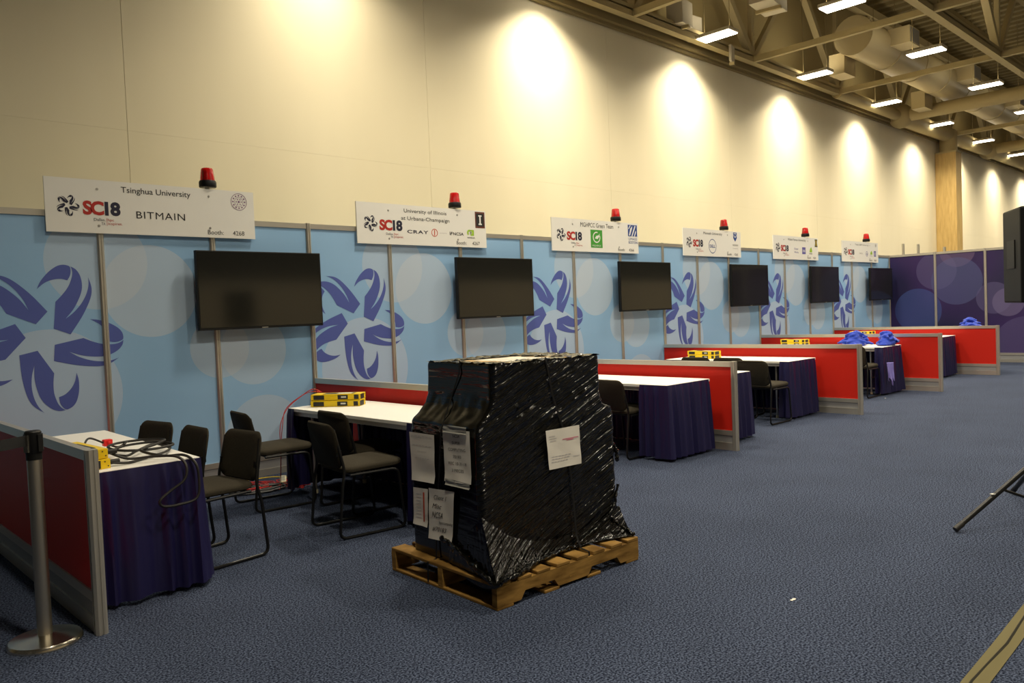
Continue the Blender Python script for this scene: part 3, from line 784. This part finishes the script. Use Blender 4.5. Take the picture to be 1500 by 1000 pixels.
PD = [(.150, -2.385, 2, 'cable covered table'), (2.52, -1.17, 38, 'table with the red cable'), (8.42, -1.10, -2, 'green team table'),
      (11.52, -.90, -2, 'blue cloth pile table'), (14.55, -.80, -2, 'Wake Forest table'), (15.45, -1.15, 3, 'table by the purple wall')]
for i, (x, y, a, lb) in enumerate(PD):
    pdu(x, y, TZ, a, 'lower yellow and black power box of the stack on the '+lb, prongs=i == 0)
    pdu(x-.012 if i == 0 else x+.01, y+.01, TZ+.0545, a+1.5, 'upper yellow and black power box of the stack on the '+lb, prongs=i == 0)

# ================================================================== CABLES
cz = TZ+.010
pts = [(.235, -2.56, TZ+.026), (.33, -2.57, cz), (.45, -2.50, cz), (.60, -2.42, cz+.01), (.66, -2.28, cz+.02), (.60, -2.20, cz+.03), (.48, -2.30, cz+.02), (.36, -2.45, cz+.02),
       (.33, -2.30, cz+.03), (.45, -2.18, cz+.04), (.62, -2.20, cz+.04), (.67, -2.33, cz+.03), (.52, -2.40, cz+.03), (.37, -2.36, cz+.04), (.34, -2.22, cz+.05), (.43, -2.10, cz+.05),
       (.58, -2.10, cz+.05), (.66, -2.22, cz+.05), (.56, -2.36, cz+.05), (.44, -2.46, cz+.04), (.52, -2.58, cz+.01), (.60, -2.66, cz+.01), (.63, -2.745, TZ-.02), (.64, -2.76, .62), (.62, -2.77, .52),
       (.52, -2.77, .50), (.44, -2.765, .505), (.42, -2.77, .54), (.48, -2.76, .58), (.56, -2.76, .63), (.58, -2.745, .70), (.55, -2.70, cz+.012), (.46, -2.62, cz+.02), (.34, -2.56, cz+.02), (.24, -2.52, TZ+.08)]
o = thing('power_cable', 'tangled black power cable looped on the table and over its navy skirt', 'cable')
MB().tube(spline(pts, 8), .0075, 8).build('cord', 'rubber', o, smooth=True)
MB().tube(spline([(.215, -2.20, TZ+.08), (.30, -2.02, TZ+.10), (.40, -1.98, TZ+.05), (.45, -2.05, cz+.02), (.47, -2.14, cz+.06), (.42, -2.24, cz+.055)], 8), .006, 8).build('thin_cord', 'rubber', o, smooth=True)
MB().box(.385, -2.00, TZ+.035, .435, -1.955, TZ+.075).box(.40, -2.03, TZ+.045, .42, -2.0, TZ+.065).build('red_plug', 'plug_red', o, bevel=.006)
o = thing('network_cable', 'thin red network cables hanging from the yellow boxes to the floor', 'cable')
for q in (0, 1):
    MB().tube(spline([(2.44, -1.04+.03*q, TZ+.12), (2.38, -1.0, TZ+.15-.02*q), (2.32, -.92, TZ+.10), (2.20, -.86+.02*q, TZ-.01), (2.12+.02*q, -.87, TZ-.16), (2.11, -.88, .35), (2.10, -.86, .06), (2.16, -.70, .012)], 8), .0032, 6).build('cord', 'cable_red', o, smooth=True)
rnd = random.Random(5)
def floor_tangle(name, label, m, cx, cy, rx, ry, loops, r, z0, seed):
    rn = random.Random(seed); P = []
    for k in range(loops*7):
        a = 2*math.pi*k/7; P.append((cx+rx*math.cos(a)*(.6+.5*rn.random())+.04*rn.uniform(-1, 1), cy+ry*math.sin(a)*(.6+.5*rn.random())+.05*rn.uniform(-1, 1), r+z0+rn.random()*.02))
    return tag(MB().tube(spline(P, 5), r, 6).build(name, m, smooth=True), label, 'cable')
floor_tangle('floor_cable', 'loose heap of thin red cable on the carpet under the padded chair', 'cable_red', 2.02, -.42, .22, .16, 7, .004, 0, 1)
floor_tangle('floor_cable', 'loose heap of thin red cable on the carpet by the table skirt', 'cable_red', 2.36, -.62, .13, .20, 7, .004, 0, 2)
floor_tangle('floor_cable', 'black cable coil lying on the carpet under the padded chair', 'rubber', 2.05, -.60, .28, .13, 5, .007, 0, 3)
tag(MB().tube(spline([(1.95, -.05, .01), (2.15, -.13, .012), (2.35, -.22, .02), (2.46, -.38, .012), (2.43, -.42, .012)], 8), .005, 6).build('floor_cable', 'cable_yellow', smooth=True), 'thin yellow cable running along the carpet by the blue wall', 'cable')
o = thing('power_strip', 'ivory power strip lying among the cables on the carpet', 'power strip', (2.33, -.47, .0), math.radians(62))
MB().box(-.15, -.028, .004, .15, .028, .042).build('case', 'ivory', o, bevel=.006)
MB().tube([(-.15, 0, .02), (-.20, 0, .02)], .012, 8).build('cable_end', 'rubber', o, smooth=True)
for k in range(4): MB().box(-.11+.06*k, -.015, .042, -.075+.06*k, .015, .0435).build('socket', 'kick', o)

# ================================================================== PALLET AND WRAPPED LOAD
PROT = math.radians(-2.5)
PC = (2.035, -3.83)
LROT = math.radians(-4.5)
pal = thing('wooden_pallet', 'worn wooden shipping pallet under the black wrapped load', 'pallet', (*PC, 0), PROT)
pw, pd_ = .545, .475
rn = random.Random(3)
def plank(x0, y0, z0, x1, y1, z1, nm):
    MB().box(x0, y0, z0, x1, y1, z1).build(nm, 'pallet_wood', pal, bevel=.003, seg=1)
for k in range(8):       # top deck boards run along y
    x = -pw+k*(2*pw-.095)/7+rn.uniform(-.008, .008)*(0 < k < 7); plank(x, -pd_, .116, x+.09+rn.uniform(0, .01), pd_, .133+rn.uniform(0, .003), 'deck_board')
for k in range(4):
    x = -pw+k*(2*pw-.11)/3; plank(x, -pd_, .0, x+.11, pd_, .016, 'bottom_board')
for y in (-pd_+.0, -.02, pd_-.04):   # notched stringers along x
    prof = [(-pw, .0165), (-pw+.16, .0165), (-pw+.19, .058), (-pw+.40, .058), (-pw+.43, .0165), (pw-.43, .0165), (pw-.40, .058), (pw-.19, .058), (pw-.16, .0165), (pw, .0165), (pw, .1155), (-pw, .1155)]
    me = MB().prism(prof, y, y+.04, 'xz').build('stringer', 'pallet_wood', pal)

load = thing('wrapped_load', 'tall stack of cartons in black stretch film on the pallet', 'pallet load', (*PC, .137), LROT)
# film hull: stacked rounded rectangles (x0,x1,y0,y1,z) in local metres
LV = [(-.487, .520, -.338, .332, 0), (-.489, .525, -.342, .332, .10), (-.484, .525, -.337, .330, .30), (-.486, .528, -.332, .330, .48), (-.482, .532, -.330, .328, .62),
      (-.480, .536, -.328, .328, .70), (-.476, .538, -.327, .326, .742), (-.468, .53, -.327, .320, .760), (-.442, .46, -.326, .312, .785), (-.395, .438, -.325, .302, .835),
      (-.376, .432, -.325, .300, .89), (-.368, .430, -.325, .300, 1.00), (-.368, .430, -.325, .300, 1.060), (-.362, .426, -.320, .296, 1.075)]
def hull_row(z):
    for a, b_ in zip(LV[:-1], LV[1:]):
        if a[4] <= z <= b_[4]+1e-9:
            t = (z-a[4])/(b_[4]-a[4]); return [a[i]*(1-t)+b_[i]*t for i in range(4)]
    return LV[-1][:4]
NP, NZ = 300, 110
def ring(x0, x1, y0, y1, r=.03):
    cx, cy = (x0+x1)/2, (y0+y1)/2; base = rrect(x1-x0, y1-y0, r, 5)
    P = [(cx+a, cy+b_) for a, b_ in base]; P.append(P[0])
    Ls = [math.dist(P[i], P[i+1]) for i in range(len(P)-1)]; tot = sum(Ls); out = []; i = 0; acc = 0
    for k in range(NP):
        s = tot*k/NP
        while i < len(Ls)-1 and acc+Ls[i] < s: acc += Ls[i]; i += 1
        t = (s-acc)/max(Ls[i], 1e-9); out.append((P[i][0]*(1-t)+P[i+1][0]*t, P[i][1]*(1-t)+P[i+1][1]*t))
    return out
mb = MB()
for j in range(NZ+1):
    z = LV[-1][4]*j/NZ
    x0, x1, y0, y1 = hull_row(z); R_ = ring(x0, x1, y0, y1); cx, cy = (x0+x1)/2, (y0+y1)/2
    for (a, b_) in R_:
        front = max(0, min(1, (y0+.10-b_)/.10)); right = max(0, min(1, (a-(x1-.10))/.10)); left = max(0, min(1, ((x0+.10)-a)/.10))
        along = a*.91+z*.42; across = z*.91-a*.42
        rid = mnoise.noise((along*1.6, across*26, 3.0))*.5+mnoise.noise((along*3, across*55, 7.0))*.3
        wr = mnoise.noise((a*5, b_*5, z*5))
        d = front*(.010*rid+.006*wr)+left*(.003*wr+.0012*mnoise.noise((b_*3, z*40, 1)))+right*.006*rid
        if .70 < z < .90: d += .006*mnoise.noise((a*18, b_*18, z*14))
        n = Vector((a-cx, b_-cy)); n = Vector((math.copysign(1, n.x), 0)) if max(left, right) > front else Vector((0, math.copysign(1, n.y)))
        mb.v.append((a+n.x*d, b_+n.y*d, z))
for j in range(NZ):
    for i in range(NP): a = j*NP+i; b_ = j*NP+(i+1) % NP; mb.f.append((a, b_, b_+NP, a+NP))
mb.f.append(tuple(range(NP))[::-1])
film = mb.build('film', 'stretch_film', load, smooth=True)
MB().box(-.35, -.31, .95, .415, .285, 1.068).build('top_carton', 'carton', load)
MB().box(-.13, -.26, 1.0682, .22, .16, 1.0700).build('carton_label', 'carton_white', load)
# crumpled film rim folded over the carton top
def rim(side):
    def fn(u, v):
        if side == 0: x = -.368+.80*u; y = -.326+.11*v*(1+.7*mnoise.noise((u*7, 1, 0)))
        elif side == 1: x = -.370+.12*v*(1+.6*mnoise.noise((u*6, 2, 0))); y = -.326+.626*u
        elif side == 2: x = .432-.16*v*(1+.6*mnoise.noise((u*6, 3, 0))); y = -.326+.626*u
        else: x = -.368+.80*u; y = .30-.10*v*(1+.8*mnoise.noise((u*6, 4, 0)))
        return (x, y, 1.078+.010*mnoise.noise((x*22, y*22, side))+.006*mnoise.noise((x*60, y*60, side))-.004*v)
    MB().grid(fn, 60, 8).build('film_rim', 'stretch_film', load, smooth=True)
for s in range(4): rim(s)
# film pulled out to the pallet corners
def lerp(a, b_, t): return tuple(a[i]*(1-t)+b_[i]*t for i in range(3))
def sheet(top, bot, seed, amp=.010, nu=60, nv=30):
    T = spline(top, 10); Bt = spline(bot, 10)
    def fn(u, v):
        a = T[min(int(u*(len(T)-1)), len(T)-1)]; c = Bt[min(int(u*(len(Bt)-1)), len(Bt)-1)]
        p = Vector(lerp(a, c, v)); k = math.sin(math.pi*v)
        nz = mnoise.noise((u*16+v*3, v*1.5, seed)); nz2 = mnoise.noise((u*40, v*8, seed))
        return (p.x-.3*amp*nz*k, p.y-(amp*nz+.4*amp*nz2)*k-.02*k*0, p.z-.03*k+amp*.5*nz2*k)
    return MB().grid(fn, nu, nv).build('film_flap', 'stretch_film', load, smooth=True)
sheet([(-.491, -.345, .30), (-.30, -.348, .16), (-.05, -.348, .09), (.25, -.346, .10), (.530, -.345, .17)],
      [(-.530, -.500, .006), (-.34, -.470, .010), (-.05, -.385, .010), (.25, -.375, .010), (.545, -.435, .010)], 2.0)
sheet([(-.493, -.03, .08), (-.496, -.14, .13), (-.496, -.25, .22), (-.491, -.345, .30)],
      [(-.500, -.05, .004), (-.51, -.20, -.04), (-.525, -.37, -.05), (-.535, -.505, -.02)], 5.0)
sheet([(.530, -.345, .17), (.532, -.22, .12), (.532, -.08, .06)], [(.548, -.437, .010), (.560, -.28, .004), (.555, -.12, .004)], 8.0)
def rope(pts, r, seed):
    P = spline(pts, 14); rs = [r*(.7+.8*abs(mnoise.noise((i*.35, seed, 0)))) for i in range(len(P))]
    P = [p+Vector((mnoise.noise((i*.4, 1, seed)), mnoise.noise((i*.4, 2, seed)), mnoise.noise((i*.4, 3, seed))))*.012 for i, p in enumerate(P)]
    MB().tube(P, rs, 9).build('twisted_film', 'stretch_film', load, smooth=True)
rope([(-.50, .02, .13), (-.512, -.14, .10), (-.525, -.33, .04), (-.538, -.495, .0), (-.48, -.500, .012), (-.36, -.478, .014), (-.20, -.42, .02)], .016, 1)
rope([(-.20, -.42, .02), (.02, -.375, .018), (.20, -.362, .04), (.34, -.355, .09), (.46, -.352, .16), (.52, -.350, .30)], .010, 2)
rope([(.44, -.36, .12), (.51, -.39, .05), (.548, -.438, .012), (.562, -.34, .012)], .010, 4)
rope([(.528, -.28, .56), (.542, -.32, .50), (.536, -.335, .44)], .014, 6)
# straps
def strap(pts, wdir, m='black_plastic', w_=.012):
    P = [Vector(p) for p in pts]; wd = Vector(wdir)*w_/2; mb = MB(); n = len(P)
    mb.v = [tuple(p-wd) for p in P]+[tuple(p+wd) for p in P]; mb.f = [(i, i+1, n+i+1, n+i) for i in range(n-1)]
    mb.build('strap', m, load, solid=.0012)
def onto(P, plane, val):
    """carry a measured point along its sight line onto a face of the load, in load coordinates"""
    M = Matrix.Translation(Vector((*PC, .137))) @ Matrix.Rotation(LROT, 4, 'Z'); Mi = M.inverted()
    a = Mi @ Vector(CAM); b_ = Mi @ Vector(P); d = b_-a; k = 0 if plane == 'x' else 1
    return a+d*((val-a[k])/d[k])
sp = [onto((x, -4.17, z), 'y', v) for x, z, v in ((2.005, 1.20, -.332), (2.047, 1.007, -.334), (2.155, .726, -.342), (2.185, .40, -.350), (2.197, .20, -.372))]
strap([(sp[0].x, .25, 1.088), (sp[0].x, -.325, 1.088), tuple(sp[0])]+[tuple(q) for q in sp[1:]]+[(sp[-1].x+.005, -.40, .012), (sp[-1].x+.006, -.462, .004), (sp[-1].x+.006, -.465, -.115)], (1, 0, 0))
sq = [onto((1.545, y, z), 'x', v) for y, z, v in ((-3.972, 1.17, -.378), (-3.90, 1.04, -.380), (-3.80, .86, -.494), (-3.722, .30, -.500))]
strap([(.42, sq[0].y, 1.088), (-.37, sq[0].y, 1.088)]+[tuple(q) for q in sq]+[(-.503, sq[-1].y+.01, .0), (-.555, sq[-1].y+.02, -.01), (-.555, sq[-1].y+.02, -.12)], (0, 1, 0))

# papers taped to the load (local coordinates on the left face: b = along y, z)
def loc_l(y, z):
    q = onto((1.545, y, z), 'x', -.496); return (q.y, q.z)
def sheet_left(q, name='paper_sheet', m='paper', off=.0, curl=.004, seed=1):
    (a, b_, c, d) = [loc_l(*p) for p in q]
    x = -.4960-off
    def P(u, v):
        t = (a[0]*(1-u)+b_[0]*u, a[1]*(1-u)+b_[1]*u); bt = (d[0]*(1-u)+c[0]*u, d[1]*(1-u)+c[1]*u)
        y = t[0]*(1-v)+bt[0]*v; z = t[1]*(1-v)+bt[1]*v
        return (x-curl*(.6+mnoise.noise((u*2.5, v*3, seed)))-.006*max(0, v-.85)/.15, y, z)
    o = MB().grid(P, 10, 14).build(name, m, load, smooth=True)
    def fn(u, v, e=.0012): p = P(u, 1-v); return (p[0]-e, p[1], p[2])
    return o, fn
def lines(o, fn, rows, m, seed, th=.010):
    rn2 = random.Random(seed); polys = []
    for (u0, u1, v) in rows:
        n = 6
        for k in range(n):
            a = u0+(u1-u0)*k/n; b_ = u0+(u1-u0)*(k+.8)/n; polys.append([(a, v), (b_, v), (b_, v+th), (a, v+th)])
    flat(polys, fn, m, 'fine_print', o)['kind'] = 'stuff'
Q1 = [(-3.515, .825), (-3.739, .824), (-3.732, .555), (-3.527, .552)]
o1, f1 = sheet_left(Q1, seed=1); lines(o1, f1, [(.06, .94, .93), (.06, .5, .90), (.10, .9, .74), (.3, .7, .62), (.2, .8, .48)], 'ink_pale', 1); o1['label'] = 'plain creased shipping form'
Q2 = [(-3.819, .862), (-4.039, .868), (-4.041, .590), (-3.822, .583)]
sheet_left([(-3.83, .890), (-4.02, .888), (-4.02, .850), (-3.83, .850)], 'tape_strip', 'tape', .006, seed=2)
o2, f2 = sheet_left(Q2, seed=3); o2['label'] = 'typed label sheet'
sheet_left([(-3.83, .60), (-4.03, .592), (-4.03, .562), (-3.83, .566)], 'tape_strip', 'tape', .006, seed=4)
for txt, u0, u1, v in (('NCSA', .37, .63, .86), ('SUPER', .33, .64, .73), ('COMPUTING', .18, .82, .60), ('70183', .35, .65, .465), ('REC 10-31-18', .18, .84, .335), ('3 PIECES', .30, .72, .20)):
    lettering(txt, u0, u1, v, v+.055, f2, 'ink_black', o2, bold=.0)
Q3 = [(-3.53, .51), (-3.663, .516), (-3.653, .299), (-3.521, .301)]
o3, f3 = sheet_left(Q3, seed=5); flat([rect(.68, .12, .78, .90)], f3, 'ink_orange', 'orange_stripe', o3); lines(o3, f3, [(.2, .55, .2+.09*k) for k in range(8)], 'ink_pale', 3, .02)
o3['label'] = 'narrow slip with orange stripe'
Q4 = [(-3.676, .525), (-3.9, .533), (-3.864, .25), (-3.662, .243)]
o4, f4 = sheet_left(Q4, off=.003, seed=6); o4['label'] = 'hand lettered sheet'
for txt, u0, u1, v, h_ in (('Client 1', .20, .70, .79, .09), ('Misc', .15, .52, .62, .09), ('NCSA', .14, .58, .43, .12), ('Supercomputing', .42, .99, .31, .075), ('#70183', .16, .74, .16, .095)):
    lettering(txt, u0, u1, v, v+h_, f4, 'ink_black', o4, shear=.3)
# front sheet
def sheet_front(q, seed=9):
    pts = []
    for (x, z) in q:
        q_ = onto((x, -4.17, z), 'y', -.345); pts.append((q_.x, q_.z))
    a, b_, c, d = pts
    def P(u, v):
        t = (a[0]*(1-u)+b_[0]*u, a[1]*(1-u)+b_[1]*u); bt = (d[0]*(1-u)+c[0]*u, d[1]*(1-u)+c[1]*u)
        return (t[0]*(1-v)+bt[0]*v, -.347-.008*v-.003*mnoise.noise((u*3, v*3, seed)), t[1]*(1-v)+bt[1]*v)
    o = MB().grid(P, 12, 12).build('paper_sheet', 'paper', load, smooth=True)
    def fn(u, v): p = P(u, 1-v); return (p[0], p[1]-.0012, p[2])
    return o, fn
o5, f5 = sheet_front([(1.976, .824), (2.253, .822), (2.253, .602), (1.986, .608)]); o5['label'] = 'sheet with a pink line of print on the long side'
flat([rect(.46, .70, .95, .718), rect(.58, .665, .80, .685)], f5, 'ink_pink', 'pink_print', o5)
lines(o5, f5, [(.08, .26, .82), (.08, .30, .76), (.10, .28, .70), (.10, .70, .30), (.10, .65, .24), (.08, .60, .17), (.75, .95, .22)], 'ink_pale', 8, .018)

# ================================================================== BELT BARRIER POST
def stanchion(x, y, label, rz, with_belt):
    t = thing('barrier_post', label, 'barrier post', (x, y, 0), math.radians(rz))
    MB().lathe([(.160, .0), (.160, .014), (.152, .026), (.06, .036), (.03, .042), (.004, .043)], 40).build('base', 'chrome', t, smooth=True)
    MB().lathe([(.032, .036), (.032, .90)], 24).build('pole', 'brushed', t, smooth=True)
    MB().lathe([(.034, .875), (.034, .905)], 24).build('collar', 'black_plastic', t, smooth=True)
    h = MB().lathe([(.034, .905), (.036, .91), (.036, 1.005), (.030, 1.012), (.004, 1.013)], 24).build('belt_head', 'black_plastic', t, smooth=True)
    for k in range(4):
        a = math.pi/2*k; MB().box(.034, -.013, .915, .044, .013, .995, Matrix.Rotation(a, 3, 'Z'), (0, 0, .955)).build('belt_clip', 'chrome' if k % 2 else 'black_plastic', t)
    if with_belt:
        MB().box(-.0012, .044, .945, .0012, 1.90, .995).build('belt', 'belt', t)
    return t
stanchion(-.186, -2.90, 'silver belt barrier post standing by the red partition', 121, True)
a_ = math.radians(121)
stanchion(-.186-math.sin(a_)*1.945, -2.90+math.cos(a_)*1.945, 'second belt barrier post holding the far end of the belt', 121, False)

# ================================================================== LOUDSPEAKER ON STAND
o = thing('speaker_stand', 'black tripod stand with its leg across the carpet', 'stand', (4.85, -5.90, 0))
MB().tube([(0, 0, .06), (0, 0, 1.375)], .018, 14).build('pole', 'chair_frame', o, smooth=True)
MB().lathe([(.032, .40), (.036, .42), (.036, .50), (.03, .52)], 16).build('collar', 'black_plastic', o, smooth=True)
for k in range(3):
    a = math.radians(150+120*k); c, s = math.cos(a), math.sin(a)
    l_ = MB().tube([(.035*c, .035*s, .45), (.74*c, .74*s, .020)], .016, 10).build('leg', 'chair_frame', o, smooth=True)
    MB().tube([(.69*c, .69*s, .050), (.745*c, .745*s, .018)], .0185, 10).build('rubber_foot', 'rubber', l_, smooth=True)
    MB().tube([(.02*c, .02*s, .10), (.38*c, .38*s, .235)], .009, 8).build('brace', 'chair_frame', o, smooth=True)
    if k == 0: MB().box(.45*c-.02, .45*s-.01, .210, .45*c+.02, .45*s+.01, .216, Matrix.Rotation(a, 3, 'Z')).build('sticker', 'pdu_label', l_)
o = thing('loudspeaker', 'black loudspeaker cabinet on the tripod stand', 'loudspeaker', (4.85, -5.90, 1.41), math.radians(28))
prof = [(-.22, -.20), (.22, -.20), (.25, .06), (.19, .20), (-.19, .20), (-.25, .06)]
MB().prism(prof, 0, .60).build('cabinet', 'black_plastic', o, bevel=.012)
MB().prism([(-.21, -.21), (.21, -.21), (.21, -.20), (-.21, -.20)], .03, .57).build('grille', 'alu_dark', o)
MB().box(-.08, .195, .22, .08, .206, .40).build('handle_recess', 'rubber', o)
MB().lathe([(.04, -.03), (.04, .0)], 16).build('pole_socket', 'black_plastic', o)

# tape over the cable in the aisle
def strip(pts, wd, z, name, m, parent, th=.0025):
    P = [Vector((*p, 0)) for p in pts]; mb = MB(); n = len(P)
    for i, p in enumerate(P):
        d = (P[min(i+1, n-1)]-P[max(i-1, 0)]).normalized(); s = Vector((-d.y, d.x, 0))*wd/2
        for q in (-1, -.25, 0, .25, 1): mb.v.append((p.x+s.x*q, p.y+s.y*q, z+(.006 if q == 0 else .004 if abs(q) < .5 else 0)))
    for i in range(n-1):
        for k in range(4): a = i*5+k; mb.f.append((a, a+1, a+6, a+5))
    return mb.build(name, m, parent, smooth=True)
tp = thing('floor_tape', 'olive cloth tape covering a cable across the carpet', 'tape')
strip([(1.5, -6.24), (2.15, -6.21), (2.6, -6.20), (3.05, -6.185), (4.2, -6.15), (5.5, -6.10)], .085, .004, 'tape_band', 'gaffer', tp)
strip([(1.5, -6.245), (2.15, -6.20), (2.6, -6.205), (3.05, -6.18), (4.2, -6.155), (5.5, -6.10)], .012, .0085, 'cable_ridge', 'gaffer_dark', tp)

# ================================================================== BLUE CLOTHS
def cloth_pile(name, label, cx, cy, rx, ry, h, seed, m='cloth_blue'):
    """heap of soft rolled folds fused into one cloth"""
    rn3 = random.Random(seed); mb = MB()
    mb.lathe([(rx*.55, .0), (rx*.8, .015), (rx*.62, h*.35), (rx*.30, h*.55), (.01, h*.6)], 20)
    mb.v = [(x, y*ry/rx, z) for x, y, z in mb.v]
    for k in range(13):
        lv = k/12; a = rn3.uniform(0, 6.28); q = (1-lv*.75); zz = .03+lv*h*.80
        c0 = Vector((rx*.5*q*math.cos(a), ry*.5*q*math.sin(a), zz)); d = Vector((-math.sin(a+rn3.uniform(-.5, .5)), math.cos(a+rn3.uniform(-.5, .5)), 0))
        L3 = rx*(.75-.35*lv)*rn3.uniform(.8, 1.2); nb = Vector((math.cos(a), math.sin(a), 0))*rn3.uniform(.02, .06)
        P = spline([tuple(c0-d*L3-nb+Vector((0, 0, -.02))), tuple(c0-d*L3*.4+nb*.6), tuple(c0+d*L3*.3-nb*.4+Vector((0, 0, .012))), tuple(c0+d*L3-nb+Vector((0, 0, -.025)))], 6)
        P = [Vector((p.x, p.y, max(p.z, .022))) for p in P]; n3 = len(P)
        mb.tube(P, [max(.012, rn3.uniform(.026, .038)*math.sin(math.pi*(.12+.76*i/(n3-1)))) for i in range(n3)], 9)
    o = mb.build(name, m, smooth=True, loc=(cx, cy, TZ+.002))
    r = o.modifiers.new('fuse', 'REMESH'); r.mode = 'VOXEL'; r.voxel_size = .011; r.use_smooth_shade = True
    sm = o.modifiers.new('soften', 'SMOOTH'); sm.iterations = 2; sm.factor = .5
    return tag(o, label, 'cloth')
cloth_pile('folded_cloth', 'flat folded bright blue cloth at the back of the Monash table', 11.45, -1.94, .30, .19, .22, 3.3)
cloth_pile('cloth_pile', 'crumpled bright blue cloth bundle at the front of the Monash table', 11.62, -2.35, .27, .16, .20, 8.1)
cloth_pile('cloth_pile', 'crumpled bright blue cloth on the table by the purple wall', 15.55, -2.42, .36, .30, .30, 12.7)
def hang(name, label, m, P0, P1, drop, seed, out):
    a = Vector(P0); b_ = Vector(P1); o_ = Vector(out)
    def fn(u, v):
        p = a.lerp(b_, u*(1-.35*v)+.1*v); d = .02*math.sin(u*9+seed)+.03*mnoise.noise((u*4, v*2, seed))
        q = p+o_*(.02+d*v+.04*v); return (q.x, q.y, q.z-drop*v*(.8+.3*mnoise.noise((u*3, seed, 1))))
    return tag(MB().grid(fn, 24, 20).build(name, m, smooth=True, solid=.004), label, 'cloth')
hang('hanging_cloth', 'bright blue cloth hanging down the skirt by the purple wall', 'cloth_blue', (15.60, -2.735, .79), (15.90, -2.735, .79), .42, 2.0, (.2, -.5, 0))
hang('hanging_cloth', 'pale lavender cloth hanging beside the skirt of the Monash table', 'lavender', (11.16, -2.50, .50), (11.26, -2.56, .50), .36, 4.0, (-.3, -.9, 0))

# scraps of paper on the carpet
for (x, y, a, lb) in ((1.30, -5.72, .4, 'small white paper scrap lying near the floor tape'), (2.52, -5.30, 1.2, 'tiny pale scrap on the open carpet before the pallet'), (10.8, -2.62, 2, 'white paper scrap by the chair at the blue cloth table')):
    tag(MB().grid(lambda u, v: ((u-.5)*.035, (v-.5)*.016, .004+.006*mnoise.noise((u*3, v*3, a))), 4, 3).build('paper_scrap', 'paper', loc=(x, y, 0)), lb, 'scrap')
